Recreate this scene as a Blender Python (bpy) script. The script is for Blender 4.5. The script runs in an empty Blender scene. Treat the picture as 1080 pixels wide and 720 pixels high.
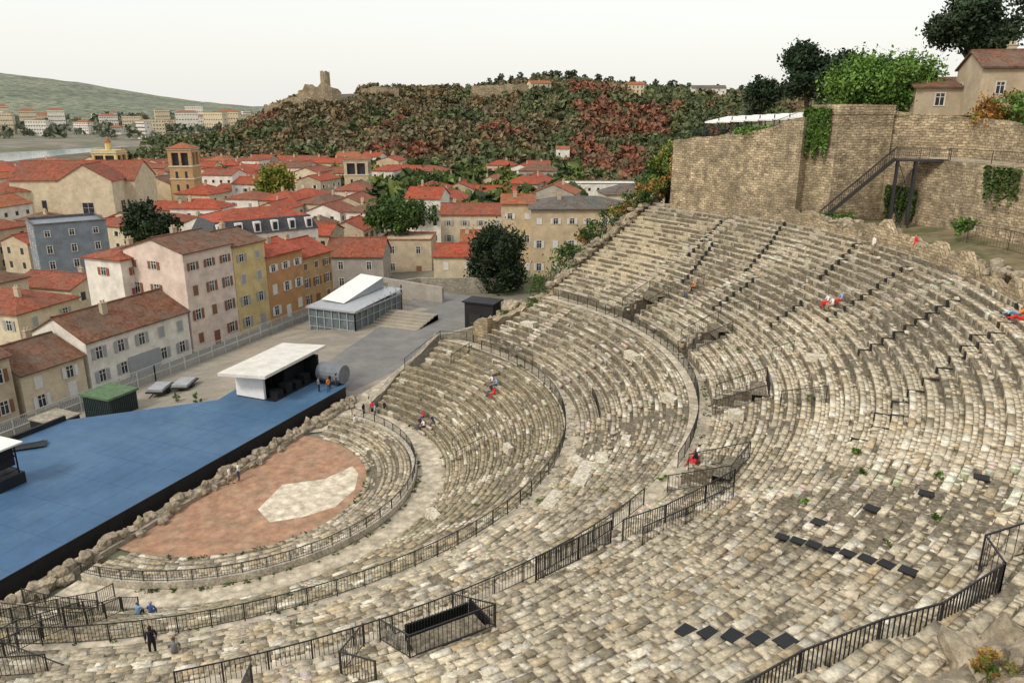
import bpy, math, random
import numpy as np
from mathutils import Vector, Matrix, noise
random.seed(7); rng=np.random.default_rng(7)
D2R=math.pi/180
scn=bpy.context.scene
# ------------------------------------------------------------------ helpers
def link(o,parent=None):
    scn.collection.objects.link(o)
    if parent is not None: o.parent=parent
    return o
def empty(name,loc=(0,0,0),rot=0):
    e=bpy.data.objects.new(name,None); e.empty_display_size=.5
    e.location=loc; e.rotation_euler=(0,0,rot); return link(e)
def mat(name,col=(.4,.4,.4),rough=.85,var=.25,scale=1.5,col2=None,mix2=.5,scale2=.3,attr=False,
        bump=.3,bscale=8,vor=0,vscale=4,brick=None,metal=0,spec=.3,bdist=.03,trans=0):
    m=bpy.data.materials.new(name); m.use_nodes=True; nt=m.node_tree; N=nt.nodes; L=nt.links
    b=N['Principled BSDF']; b.inputs['Roughness'].default_value=rough; b.inputs['Metallic'].default_value=metal
    b.inputs['Specular IOR Level'].default_value=spec
    tc=N.new('ShaderNodeTexCoord'); co=tc.outputs['Object']
    if attr:
        a=N.new('ShaderNodeAttribute'); a.attribute_name='col'; cur=a.outputs['Color']
    else:
        c=N.new('ShaderNodeRGB'); c.outputs[0].default_value=(*col,1); cur=c.outputs[0]
    height=None
    if brick:
        br=N.new('ShaderNodeTexBrick')
        bw,bh,c1,c2,cm,off=brick
        if off>0:
            nz=N.new('ShaderNodeTexNoise'); nz.inputs['Scale'].default_value=1.4; nz.inputs['Detail'].default_value=3
            L.new(tc.outputs['UV'],nz.inputs['Vector'])
            vm=N.new('ShaderNodeVectorMath'); vm.operation='SCALE'; vm.inputs['Scale'].default_value=bh*1.7
            L.new(nz.outputs['Color'],vm.inputs[0])
            va=N.new('ShaderNodeVectorMath'); va.operation='ADD'; L.new(tc.outputs['UV'],va.inputs[0]); L.new(vm.outputs[0],va.inputs[1])
            L.new(va.outputs[0],br.inputs['Vector'])
        else: L.new(tc.outputs['UV'],br.inputs['Vector'])
        br.inputs['Scale'].default_value=1; br.inputs['Brick Width'].default_value=bw; br.inputs['Row Height'].default_value=bh
        br.inputs['Mortar Size'].default_value=min(bw,bh)*.09; br.inputs['Mortar Smooth'].default_value=.6
        br.inputs['Color1'].default_value=(*c1,1); br.inputs['Color2'].default_value=(*c2,1); br.inputs['Mortar'].default_value=(*cm,1)
        br.offset=off; cur=br.outputs['Color']; height=br.outputs['Fac']
    if col2:
        n2=N.new('ShaderNodeTexNoise'); n2.inputs['Scale'].default_value=scale2; n2.inputs['Detail'].default_value=4; n2.inputs['Roughness'].default_value=.65
        L.new(co,n2.inputs['Vector'])
        rp=N.new('ShaderNodeMapRange'); rp.inputs['From Min'].default_value=.42; rp.inputs['From Max'].default_value=.62; rp.inputs['To Max'].default_value=mix2
        L.new(n2.outputs['Fac'],rp.inputs['Value'])
        mx=N.new('ShaderNodeMix'); mx.data_type='RGBA'; L.new(rp.outputs[0],mx.inputs['Factor']); L.new(cur,mx.inputs['A']); mx.inputs['B'].default_value=(*col2,1)
        cur=mx.outputs['Result']
    if var>0:
        n=N.new('ShaderNodeTexNoise'); n.inputs['Scale'].default_value=scale; n.inputs['Detail'].default_value=4; n.inputs['Roughness'].default_value=.75
        L.new(co,n.inputs['Vector'])
        mr=N.new('ShaderNodeMapRange'); mr.inputs['From Min'].default_value=.3; mr.inputs['From Max'].default_value=.7
        mr.inputs['To Min'].default_value=1-var; mr.inputs['To Max'].default_value=1+var; L.new(n.outputs['Fac'],mr.inputs['Value'])
        vm2=N.new('ShaderNodeVectorMath'); vm2.operation='SCALE'; L.new(cur,vm2.inputs[0]); L.new(mr.outputs[0],vm2.inputs['Scale']); cur=vm2.outputs[0]
    if vor>0:
        v=N.new('ShaderNodeTexVoronoi'); v.inputs['Scale'].default_value=vscale; L.new(co,v.inputs['Vector'])
        mr=N.new('ShaderNodeMapRange'); mr.inputs['From Min'].default_value=.35; mr.inputs['From Max'].default_value=.75
        mr.inputs['To Min'].default_value=1; mr.inputs['To Max'].default_value=1-vor; L.new(v.outputs['Distance'],mr.inputs['Value'])
        sp=N.new('ShaderNodeSeparateColor'); L.new(v.outputs['Color'],sp.inputs[0])
        m2=N.new('ShaderNodeMapRange'); m2.inputs['To Min'].default_value=1-vor*.6; m2.inputs['To Max'].default_value=1+vor*.5; L.new(sp.outputs[0],m2.inputs['Value'])
        mm=N.new('ShaderNodeMath'); mm.operation='MULTIPLY'; L.new(mr.outputs[0],mm.inputs[0]); L.new(m2.outputs[0],mm.inputs[1])
        vm3=N.new('ShaderNodeVectorMath'); vm3.operation='SCALE'; L.new(cur,vm3.inputs[0]); L.new(mm.outputs[0],vm3.inputs['Scale']); cur=vm3.outputs[0]
        height=mr.outputs[0]
    L.new(cur,b.inputs['Base Color'])
    if bump>0:
        nb=N.new('ShaderNodeTexNoise'); nb.inputs['Scale'].default_value=bscale; nb.inputs['Detail'].default_value=3; nb.inputs['Roughness'].default_value=.7
        L.new(co,nb.inputs['Vector']); h=nb.outputs['Fac']
        if height is not None:
            ad=N.new('ShaderNodeMath'); ad.operation='MULTIPLY_ADD'; L.new(height,ad.inputs[0]); ad.inputs[1].default_value=(-.8 if brick and not vor else .8); L.new(h,ad.inputs[2]); h=ad.outputs[0]
        bp=N.new('ShaderNodeBump'); bp.inputs['Strength'].default_value=bump; bp.inputs['Distance'].default_value=bdist*2
        L.new(h,bp.inputs['Height']); L.new(bp.outputs[0],b.inputs['Normal'])
    return m
class MB:
    """mesh builder"""
    def __init__(s): s.v=[];s.f=[];s.m=[];s.uv=[];s.c=[]
    def poly(s,pts,mi=0,uv=None,col=None):
        i=len(s.v); s.v+= [tuple(p) for p in pts]; s.f.append(tuple(range(i,i+len(pts)))); s.m.append(mi)
        if uv is None:
            a=Vector(pts[0]); n=(Vector(pts[1])-a).cross(Vector(pts[2])-a)
            if n.length<1e-9: n=Vector((0,0,1))
            n.normalize()
            if abs(n.z)>.999: e1=Vector((1,0,0)); e2=Vector((0,1,0))
            else:
                e1=Vector((0,0,1)).cross(n).normalized(); e2=n.cross(e1)
            uv=[(e1.dot(Vector(p)),e2.dot(Vector(p))) for p in pts]
        s.uv+=uv; s.c.append(col or (1,1,1))
    def box(s,x0,x1,y0,y1,z0,z1,mi=0,col=None,T=None,bottom=True):
        P=[Vector(p) for p in ((x0,y0,z0),(x1,y0,z0),(x1,y1,z0),(x0,y1,z0),(x0,y0,z1),(x1,y0,z1),(x1,y1,z1),(x0,y1,z1))]
        if T is not None: P=[T@p for p in P]
        F=[(4,5,6,7),(0,1,5,4),(1,2,6,5),(2,3,7,6),(3,0,4,7)]
        if bottom: F.append((3,2,1,0))
        for f in F: s.poly([P[k] for k in f],mi,None,col)
    def bar(s,a,b,t,mi=0,col=None,t2=None):
        a=Vector(a);b=Vector(b); d=b-a
        if d.length<1e-6: return
        z=d.normalized(); x=z.cross(Vector((0,0,1)))
        if x.length<1e-3: x=Vector((1,0,0))
        x.normalize(); y=z.cross(x); t2=t2 if t2 is not None else t
        A=[a+x*t*i+y*t*j for i,j in((-1,-1),(1,-1),(1,1),(-1,1))]; B=[b+x*t2*i+y*t2*j for i,j in((-1,-1),(1,-1),(1,1),(-1,1))]
        for k in range(4):
            l=(k+1)%4; s.poly([A[k],A[l],B[l],B[k]],mi,[(0,0),(t,0),(t,1),(0,1)],col)
        s.poly([B[0],B[1],B[2],B[3]],mi,[(0,0)]*4,col)
    def build(s,name,mats,parent=None,loc=None,rot=0,smooth=False):
        if not s.f: return None
        me=bpy.data.meshes.new(name); me.from_pydata(s.v,[],s.f)
        for m in mats: me.materials.append(m)
        me.polygons.foreach_set('material_index',s.m)
        u=me.uv_layers.new(name='UVMap'); u.data.foreach_set('uv',np.array(s.uv,dtype=np.float32).ravel())
        at=me.attributes.new('col','FLOAT_COLOR','FACE')
        c=np.ones((len(s.f),4),dtype=np.float32); c[:,:3]=np.array(s.c); at.data.foreach_set('color',c.ravel())
        if smooth: me.polygons.foreach_set('use_smooth',[True]*len(s.f))
        me.update(); o=bpy.data.objects.new(name,me)
        if loc is not None: o.location=loc; o.rotation_euler=(0,0,rot)
        return link(o,parent)
def fastmesh(name,V,F,C,mats,parent=None,smooth=False,mi=None):
    me=bpy.data.meshes.new(name); k=F.shape[1]
    me.vertices.add(len(V)); me.vertices.foreach_set('co',V.astype(np.float32).ravel())
    me.loops.add(F.size); me.loops.foreach_set('vertex_index',F.astype(np.int32).ravel())
    me.polygons.add(len(F)); me.polygons.foreach_set('loop_start',np.arange(0,F.size,k,dtype=np.int32))
    for m in mats: me.materials.append(m)
    if mi is not None: me.polygons.foreach_set('material_index',mi.astype(np.int32))
    me.update(calc_edges=True)
    at=me.attributes.new('col','FLOAT_COLOR','FACE'); c=np.ones((len(F),4),dtype=np.float32); c[:,:3]=C
    at.data.foreach_set('color',c.ravel())
    if smooth: me.polygons.foreach_set('use_smooth',np.ones(len(F),dtype=bool))
    return link(bpy.data.objects.new(name,me),parent)
def leafquads(cen,size,col):
    n=len(cen); a=rng.normal(size=(n,3)); a/=np.linalg.norm(a,axis=1,keepdims=True)
    b=rng.normal(size=(n,3)); b-=a*(a*b).sum(1,keepdims=True); b/=np.linalg.norm(b,axis=1,keepdims=True)
    s=np.asarray(size).reshape(-1,1)*np.ones((n,1))
    P=np.stack([cen-a*s,cen-b*s*.6,cen+a*s,cen+b*s*.6],1).reshape(-1,3)
    return P,np.arange(4*n).reshape(n,4),col
def pol(r,a,z=0): return (r*math.cos(a*D2R),r*math.sin(a*D2R),z)
def p2(r,a): return pol(r,a)[:2]
# ------------------------------------------------------------------ materials
M_stone=mat('seat_stone',attr=True,var=.34,scale=5.5,bump=.6,bscale=13,vor=.24,vscale=5.2,bdist=.03)
M_rub=mat('rubble_bed',(.2,.17,.12),var=.4,scale=2,bump=.5,vor=.4,vscale=6)
M_floorp=mat('pink_orchestra_stone',(.38,.215,.135),var=.3,scale=.9,col2=(.31,.24,.16),scale2=.5,bump=.3,bscale=20,vor=.15,vscale=1.6)
M_pale=mat('pale_paving',(.55,.48,.37),var=.3,scale=1.6,col2=(.37,.32,.23),scale2=.6,bump=.5,bscale=9,vor=.25,vscale=1.7)
M_marble=mat('white_marble_patch',(.66,.59,.46),var=.35,scale=1.2,col2=(.44,.35,.25),scale2=.8,bump=.3,vor=.2,vscale=1.5)
M_mason=mat('masonry',brick=(.62,.27,(.56,.45,.29),(.32,.25,.165),(.2,.155,.1),.5),var=.5,scale=1.1,col2=(.21,.17,.11),mix2=.75,scale2=.22,bump=.9,bscale=5,bdist=.08)
M_masong=mat('masonry_grey',brick=(.5,.25,(.38,.34,.27),(.25,.22,.17),(.2,.18,.14),.5),var=.3,scale=.8,bump=.5,bscale=9,bdist=.04)
M_rock=mat('rock',(.39,.33,.24),var=.45,scale=1.2,col2=(.2,.16,.1),scale2=.8,bump=.8,bscale=5,bdist=.08,vor=.3,vscale=2.2)
M_steel=mat('dark_steel',(.022,.022,.024),rough=.5,var=0,bump=0,spec=.4)
M_black=mat('black_cladding_and_shade',(.014,.015,.017),rough=.6,var=.3,scale=.6,bump=0)  # real black panels, also the painted dark inside doorways and arches
M_blue=mat('blue_stage_deck',(.048,.112,.21),rough=.6,var=.15,scale=.35,col2=(.07,.14,.23),mix2=.8,scale2=.15,bump=.03,bscale=3)
M_ground=mat('ground',(.2,.18,.14),var=.25,scale=.05,col2=(.09,.1,.05),mix2=.8,scale2=.02,bump=0)
M_court=mat('court_gravel',(.31,.27,.21),var=.2,scale=.35,col2=(.2,.185,.16),mix2=.8,scale2=.09,bump=.3,bscale=18)
M_asph=mat('asphalt',(.17,.165,.16),var=.2,scale=.4,col2=(.22,.21,.19),scale2=.12,bump=.2,bscale=20)
M_leaf=mat('foliage',attr=True,rough=.65,var=.0,scale=1.2,bump=0,spec=.25)
M_bark=mat('bark',(.08,.06,.045),var=.4,scale=4,bump=.6,bscale=12)
M_slope=mat('hillside_soil',(.2,.16,.095),var=.3,scale=.5,col2=(.07,.09,.025),mix2=.9,scale2=.35,bump=.5,bscale=4,bdist=.08)
M_forest=mat('forest_floor',(.085,.08,.045),var=.4,scale=.06,col2=(.14,.1,.06),mix2=.9,scale2=.015,bump=0)
M_far=mat('far_hill',(.12,.14,.095),var=.75,scale=.045,col2=(.2,.205,.14),mix2=.8,scale2=.006,bump=0)  # aerial haze is mixed into these base colours
M_water=mat('river_water',(.25,.3,.32),rough=.12,var=.05,scale=.02,bump=.05,bscale=.5,spec=.5)
M_glass=mat('window_glass',(.03,.035,.045),rough=.12,var=.3,scale=.8,bump=0,spec=.6)
M_white=mat('white_paint',(.72,.71,.68),rough=.6,var=.08,bump=.03)
M_trim=mat('stone_trim',(.54,.49,.4),var=.15,bump=.1)
def roofmat(name,c,k=.75):
    c2=tuple(x*k*.7 for x in c); cm=tuple(x*.4 for x in c)
    return mat(name,brick=(.24,.36,c,c2,cm,.0),var=.4,scale=.7,col2=(c[0]*.42,c[1]*.75,c[2]*.95),mix2=.75,scale2=.35,bump=.4,bscale=6,bdist=.04)
ROOFS=[roofmat('roof_tile_red',(.46,.088,.04)),roofmat('roof_tile_orange',(.46,.14,.06)),roofmat('roof_tile_brown',(.25,.112,.065)),roofmat('roof_tile_rust',(.36,.1,.052)),roofmat('roof_tile_dark',(.19,.14,.11))]
M_slate=mat('slate_roof',brick=(.3,.25,(.085,.09,.1),(.06,.062,.07),(.03,.03,.035),.5),var=.2,bump=.2)
def wallm(name,c,dirt=.45): return mat(name,c,var=.15,scale=.7,col2=tuple(x*.62 for x in c),mix2=dirt,scale2=.4,bump=.1,bscale=10)
WALLS={k:wallm('render_'+k,c) for k,c in dict(cream=(.6,.51,.36),white=(.72,.68,.6),beige=(.47,.385,.27),yellow=(.58,.45,.21),
  ochre=(.45,.29,.14),pink=(.66,.54,.46),grey=(.35,.32,.28),sand=(.54,.43,.28),orange=(.47,.25,.11),bluegrey=(.2,.23,.26),stonewall=(.43,.35,.25)).items()}
SHUT={k:mat('shutter_'+k,c,var=.12,bump=0,rough=.6) for k,c in dict(brown=(.2,.09,.05),grey=(.3,.31,.32),white=(.62,.61,.58),green=(.08,.14,.1),red=(.3,.08,.05)).items()}
# ------------------------------------------------------------------ camera / light
cam=bpy.data.cameras.new('camera'); cam.lens=27.06; cam.sensor_width=36; cam.clip_start=.2; cam.clip_end=20000
co=bpy.data.objects.new('camera',cam); link(co); co.location=(45.94,-47.09,32)
co.rotation_euler=(math.radians(90-16.99),0,math.radians(22.6)); scn.camera=co
w=bpy.data.worlds.new('World'); scn.world=w; w.use_nodes=True; nt=w.node_tree; nt.nodes.clear()
out=nt.nodes.new('ShaderNodeOutputWorld'); sky=nt.nodes.new('ShaderNodeTexSky'); sky.sky_type='NISHITA'; sky.sun_disc=False
SE,SAZ=math.radians(43),math.radians(203)   # azimuth clockwise from +Y
sky.sun_elevation=SE; sky.sun_rotation=SAZ; sky.dust_density=4; sky.air_density=1.2
b1=nt.nodes.new('ShaderNodeBackground'); b1.inputs['Strength'].default_value=.05; nt.links.new(sky.outputs[0],b1.inputs[0])
b2=nt.nodes.new('ShaderNodeBackground'); b2.inputs['Color'].default_value=(1,.99,.94,1); b2.inputs['Strength'].default_value=.84
ad=nt.nodes.new('ShaderNodeAddShader'); nt.links.new(b1.outputs[0],ad.inputs[0]); nt.links.new(b2.outputs[0],ad.inputs[1]); nt.links.new(ad.outputs[0],out.inputs[0])
sl=bpy.data.lights.new('sun','SUN'); sl.energy=1.9; sl.angle=math.radians(10); sl.color=(1,.93,.81)
so=bpy.data.objects.new('sun',sl); link(so)
sd=Vector((math.sin(SAZ)*math.cos(SE),math.cos(SAZ)*math.cos(SE),math.sin(SE))); so.rotation_euler=sd.to_track_quat('Z','Y').to_euler()
try: scn.view_settings.view_transform='Standard'; scn.view_settings.look='None'
except Exception: pass
# ------------------------------------------------------------------ ground
def ip(x,xs,ys): return float(np.interp(x,xs,ys))
def zg(x,y):
    a=ip(-x,[20,28,36,60,150,300,470,500,820,850,1200,2500],[-.08,-1.05,-1.5,-3,-5,-8,-13,-20,-20,-15,-8,5])
    b=ip(y,[60,120,250,450,900],[-.08,-1.2,-5,-8,-12])
    return min(a,b)
xs=sorted(set([-20000,-9000,-5000,-3500,-2500,-2000,-1600]+list(range(-1400,-400,50))+list(range(-400,-60,20))+list(range(-60,80,6))+[100,150,250,400,800,2000,6000,20000]))
ys=sorted(set([-20000,-5000,-1500,-500,-250,-150]+list(range(-100,130,10))+list(range(130,600,30))+[650,750,900,1100,1400,2000,3000,5000,9000,20000]))
V=np.array([(x,y,zg(x,y)-.06) for x in xs for y in ys]); ny=len(ys)
F=np.array([(i*ny+j,(i+1)*ny+j,(i+1)*ny+j+1,i*ny+j+1) for i in range(len(xs)-1) for j in range(ny-1)])
fastmesh('ground',V,F,np.ones((len(F),3)),[M_ground])
m=MB(); m.poly([(-840,-3000,-18),(-485,-3000,-18),(-485,6000,-18),(-840,6000,-18)]); m.build('river_water',[M_water])
# ------------------------------------------------------------------ cavea rows
rows=[]
z=.12
for i in range(4): rows.append((11.3+i*1.0,12.3+i*1.0,z+.26*i,'a'))
for i in range(13): rows.append((18.5+i*.785,18.5+(i+1)*.785,.75+.435*(i+1)-.2,'b'))
for i in range(10): rows.append((30.1+i*.82,30.1+(i+1)*.82,6.65+.41*(i+1)-.1,'c'))
for i in range(24): rows.append((39.9+i*.79,39.9+(i+1)*.79,11.25+.365*(i+1),'d'))
FL=[(15.9,18.5,.5),(28.7,30.1,6.3),(38.3,39.9,10.7)]
def zrow(r):
    for a,b,zz,_ in rows:
        if a<=r<b: return zz
    for a,b,zz in FL:
        if a<=r<b: return zz
    if r<11.3: return 0
    if r<15.9: return .9
    return 20.0
def arange_(r,kind):
    if kind=='a': return -89,89
    if kind=='b': return -86, (82 if r<24 else 78)
    if kind=='c': return -84, 70-(r-30)*.7
    return -84, 65.5
VOM=[(39.9,43.3,46.5,1.9),(39.9,43.3,28.7,1.9),(39.9,43.3,8,1.9),(39.9,43.3,-10,1.9),(39.9,43.3,-36.7,1.9)]
def invom(r,a):
    for r0,r1,ac,aw in VOM:
        if r0<=r<r1-.1 and abs(a-ac)<aw: return True
    return False
def seatcol(r,a,kind):
    n=noise.noise(Vector((r*.12,a*.05,3.1))); n2=noise.noise(Vector((r*.5,a*.22,9.)))
    base=dict(a=(.45,.385,.28),b=(.37,.315,.21),c=(.46,.395,.285),d=(.55,.475,.345))[kind]
    k=1+.34*n+.28*n2+random.uniform(-.11,.11)
    q=random.random()
    pw=.06+(.05 if kind in 'cd' else 0)+max(0,n2)*.35
    if kind=='d' and a>53 and 44<r<56: base=(.66,.56,.38); k=1+random.uniform(-.06,.06)
    elif q<pw: base=(.66,.6,.48)
    elif q>.93: base=(.29,.245,.17)
    elif q>.82: base=(.47,.375,.24)
    return tuple(min(.8,max(.05,c*k)) for c in base)
Vb=[];Fb=[];Cb=[]
def block(r0,r1,a0,a1,z0,z1,col,j=.03):
    i=len(Vb)
    q=[(r0,a0),(r0,a1),(r1,a1),(r1,a0)]
    tz=[random.uniform(-j,j) for _ in range(4)]; jr=[random.uniform(-j,j)*.8 for _ in range(4)]
    da=57.3/max(r0,5)*j*.5
    for k,(r,a) in enumerate(q): Vb.append(pol(r+jr[k],a+random.uniform(-da,da),z0))
    for k,(r,a) in enumerate(q): Vb.append(pol(r+jr[k],a+random.uniform(-da,da),z1+tz[k]))
    cr=tuple(x*.62 for x in col)  # sides darker than the top: weathering plus riser shade put into the colour
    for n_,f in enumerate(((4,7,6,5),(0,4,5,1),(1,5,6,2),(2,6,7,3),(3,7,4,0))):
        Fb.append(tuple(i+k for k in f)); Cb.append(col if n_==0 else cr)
CAMP=Vector((45.94,-47.09))
for (r0,r1,zz,kind) in rows:
    lo,hi=arange_(r0,kind); rm=(r0+r1)/2; dr=r1-r0
    prevz=zz-.48
    strips=[(r0,r0+.42*dr),(r0+.42*dr,r0+.72*dr),(r0+.72*dr,r1)]
    for si,(s0,s1) in enumerate(strips):
        a=lo
        while a<hi:
            x,y,_=pol(rm,a); dist=(Vector((x,y))-CAMP).length
            near=dist<34
            if si==0: ln=random.uniform(.6,1.6) if not near else random.uniform(.3,1.1)
            else: ln=random.uniform(.25,.8) if not near else random.uniform(.14,.42)
            if kind=='d' and a>53 and 44<r0<56: ln=random.uniform(1.2,2.2)
            da=ln/rm*57.3; gap=.015/rm*57.3
            if dist<150 and not invom(rm,a+da/2):
                e=noise.noise(Vector((x*.13,y*.13,1.7)))
                lowr=0
                if random.random()<.05+max(0,e-.12)*.9: lowr=random.uniform(.05,.28)
                if e>.42 and si==0 and random.random()<.5: lowr+=.12
                zj=random.uniform(-.025,.025)-lowr-(.05*si if e>0 else 0)
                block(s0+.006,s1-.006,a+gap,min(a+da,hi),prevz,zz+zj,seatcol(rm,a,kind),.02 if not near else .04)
            a+=da
cavea=empty('roman_theatre_seating')
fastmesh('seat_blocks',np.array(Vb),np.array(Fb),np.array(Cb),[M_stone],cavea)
m=MB()
prof=[]
for (a,b,zz,k) in rows: prof.append((a,b,zz-.09,k))
for (a,b,zz) in FL: prof.append((a,b,zz,'f'))
prof.sort()
for idx,(r0,r1,zz,k) in enumerate(prof):
    kk=k if k!='f' else ('b' if r0<30 else 'd')
    lo,hi=arange_(r0,kk)
    if k=='f' and r0<17: lo,hi=-89,86
    zp=prof[idx-1][2] if idx else -.2
    a=lo
    while a<hi-.01:
        b=min(a+1.0,hi); am=(a+b)/2
        if not invom((r0+r1)/2,am):
            mi=1 if k=='f' else 0
            m.poly([pol(r0,a,zz),pol(r1,a,zz),pol(r1,b,zz),pol(r0,b,zz)],mi,[(0,0)]*4)
            m.poly([pol(r0,a,zp-.5),pol(r0,a,zz),pol(r0,b,zz),pol(r0,b,zp-.5)],0,[(0,0)]*4)
        a=b
m.build('seat_bed',[M_rub,M_pale],cavea)
for (r0,r1,ac,aw) in VOM:
    v=MB(); zf=10.0
    for sg in(-1,1):
        aa=ac+sg*aw
        for k in range(5):
            ra=r0+(r1-r0)*k/5; rb=r0+(r1-r0)*(k+1)/5; zt=zrow(ra+.3)+.12+random.uniform(-.1,.15)
            t=.25/40*57.3*sg
            P=[pol(ra,aa,zf),pol(rb,aa,zf),pol(rb,aa,zt),pol(ra,aa,zt)]; Q=[pol(ra,aa-t,zf),pol(rb,aa-t,zf),pol(rb,aa-t,zt),pol(ra,aa-t,zt)]
            v.poly(P,0); v.poly(Q[::-1],2); v.poly([P[3],P[2],Q[2],Q[3]],0); v.poly([P[0],P[3],Q[3],Q[0]],0)
    v.poly([pol(r0,ac-aw,zf),pol(r1,ac-aw,zf),pol(r1,ac+aw,zf),pol(r0,ac+aw,zf)],1)  # floor and back wall coloured black for the darkness inside the passage
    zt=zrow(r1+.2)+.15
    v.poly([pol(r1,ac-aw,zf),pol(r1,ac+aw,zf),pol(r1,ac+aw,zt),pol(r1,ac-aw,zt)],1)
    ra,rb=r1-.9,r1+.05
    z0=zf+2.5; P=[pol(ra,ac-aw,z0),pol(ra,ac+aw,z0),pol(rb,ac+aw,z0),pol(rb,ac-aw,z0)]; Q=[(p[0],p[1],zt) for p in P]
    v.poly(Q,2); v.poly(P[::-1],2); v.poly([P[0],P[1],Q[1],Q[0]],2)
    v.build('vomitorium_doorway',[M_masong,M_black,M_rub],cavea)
# orchestra floor
m=MB()
for k in range(60):
    a=-90+3*k; b=a+3
    for ra,rb in((.0,4),(4,8),(8,11.32)):
        m.poly([pol(ra,a),pol(rb,a),pol(rb,b),pol(ra,b)] if ra>0 else [(0,0,0),pol(rb,a),pol(rb,b)],0)
m.poly([(-3.0,-11.3,0),(0,-11.3,0),(0,11.3,0),(-3.0,11.3,0)],0)
m.build('orchestra_floor',[M_floorp])
m=MB(); m.poly([(4.5,-2.5,.006),(6.8,-3.8,.006),(8.7,-2.2,.006),(10.2,.3,.006),(10.0,3.5,.006),(8.6,6.2,.006),(7.2,7.3,.006),(6.4,4.2,.006),(3.6,1.8,.006)],0)
m.build('marble_paving_patch',[M_marble])
# ------------------------------------------------------------------ railings
def railing(name,pts,h=1.05,sp=.17,post=1.6,solid=False,par=None,t=.009):
    m=MB()
    for i in range(len(pts)-1):
        a=Vector(pts[i]);b=Vector(pts[i+1]); L=(Vector((a.x,a.y))-Vector((b.x,b.y))).length
        up=Vector((0,0,1))
        m.bar(a+up*h,b+up*h,.022); m.bar(a+up*.12,b+up*.12,.014)
        n=max(1,int(L/sp))
        for k in range(n):
            p=a.lerp(b,(k+.5)/n); m.bar(p+up*.12,p+up*h,t)
        m.bar(a,a+up*(h+.03),.025)
    b=Vector(pts[-1]); m.bar(b,b+Vector((0,0,h+.03)),.025)
    return m.build(name,[M_steel],par)
def arc(r,a0,a1,z=None,step=2.2,off=0):
    n=max(1,int(abs(a1-a0)/57.3*r/1.6)); return [pol(r,a0+(a1-a0)*k/n,(zrow(r) if z is None else z)+off) for k in range(n+1)]
m=MB()
for k in range(88):
    a=-88+2*k; b=a+1.97
    if a>86: break
    P=[pol(15.4,a,0),pol(15.4,b,0),pol(15.85,b,0),pol(15.85,a,0)]; Q=[(p[0],p[1],1.05) for p in P]
    c=random.uniform(.8,1.15); c=(.5*c,.45*c,.36*c)
    m.poly(Q,0,col=c); 
    for i in range(4): j=(i+1)%4; m.poly([P[i],P[j],Q[j],Q[i]],0,col=c)
m.build('orchestra_parapet',[M_stone])
railing('orchestra_railing',arc(15.75,-88,84,1.02),h=.85)
railing('praecinctio_railing',arc(28.85,-72,66,6.3))
railing('praecinctio_railing',arc(38.95,-50,-13,10.7))
railing('praecinctio_railing',arc(38.95,-5,63,10.7))
railing('praecinctio_railing',arc(38.95,-74,-53,10.7))
railing('praecinctio_railing',arc(31.6,18,28,7.1))
for (r0,r1,ac,aw) in VOM:
    zt=zrow(r1+.2)+.1
    pts=[pol(r0+.2,ac-aw-.4,zrow(r0+.5)+.0),pol(r1+.2,ac-aw-.4,zt),pol(r1+.2,ac+aw+.4,zt),pol(r0+.2,ac+aw+.4,zrow(r0+.5)+.0)]
    railing('vomitorium_railing',pts)
railing('ramp_railing',[pol(40.4,-28.5,11.7),pol(40.6,-25,11.8),pol(40.8,-22,11.9)],h=1.3,sp=.1,t=.02)
railing('ramp_railing',[pol(41.2,-21.5,12),pol(42.3,-18.8,12.4),pol(43.2,-15.6,12.8),pol(43.9,-13,13.1)],h=1.25,sp=.12,t=.016)
railing('ramp_railing',[pol(42.6,-22,12.5),pol(43.4,-18.8,12.8),pol(44.6,-15.6,13.4)],h=1.1)
railing('aisle_railing',[pol(44.5,16,13.3),pol(46,15.8,14)]); railing('aisle_railing',[pol(44.2,3.5,13.2),pol(46.8,1.6,14.4)],h=1.2,sp=.1)
railing('aisle_railing',[pol(44.6,33.5,13.3),pol(47,30,14.4)]); railing('aisle_railing',[pol(44.6,46,13.3),pol(47,43,14.4)])
for a in(29.5,38): railing('aisle_railing',[pol(19.4,a,1.2),pol(22,a,2.6)])
railing('upper_railing',[pol(55.1,-36.5,18.0),pol(55.1,-32.6,18.0),pol(55.8,-30.2,18.3),pol(56.6,-28.7,18.6),pol(57.1,-26,18.9)],h=1.2,sp=.14,t=.018)
railing('upper_railing',[pol(57.1,-26,18.9),pol(56.2,-24.6,18.8),pol(57.6,-22.6,19.4),pol(58.6,-22.8,19.8)],h=1.2,sp=.3)
railing('upper_railing',[pol(57.6,-22.6,19.4),pol(57.2,-20,19.3),pol(58,-16,19.6)],h=1.15)
for a,r0,r1 in((-66,19,34),(-69.5,19,33),(-75,17,30)):
    n=8; railing('end_railing',[pol(r0+(r1-r0)*k/n,a,zrow(r0+(r1-r0)*k/n)+.1) for k in range(n+1)])
railing('end_railing',arc(33.9,-70,-60,8.6)); railing('end_railing',arc(24,-84,-66,3.9)); railing('end_railing',arc(20,-88,-72,1.5))
m=MB()
for k in range(22):
    a=-38.2+.17*k; m.bar(pol(41.6,a,11.9),pol(41.6,a,13.2),.05)
for k in range(12): 
    r=41.6+k*.13; m.bar(pol(r,-34.4,12),pol(r,-34.4,13.3),.045)
m.build('slatted_screen',[M_black])
railing('vomitorium_railing',[pol(40.2,-40,11.7),pol(42.5,-42,12.6),pol(44.5,-41,13.4)]); railing('vomitorium_railing',[pol(41,-46,11.9),pol(43.5,-46.5,13)])
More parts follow.
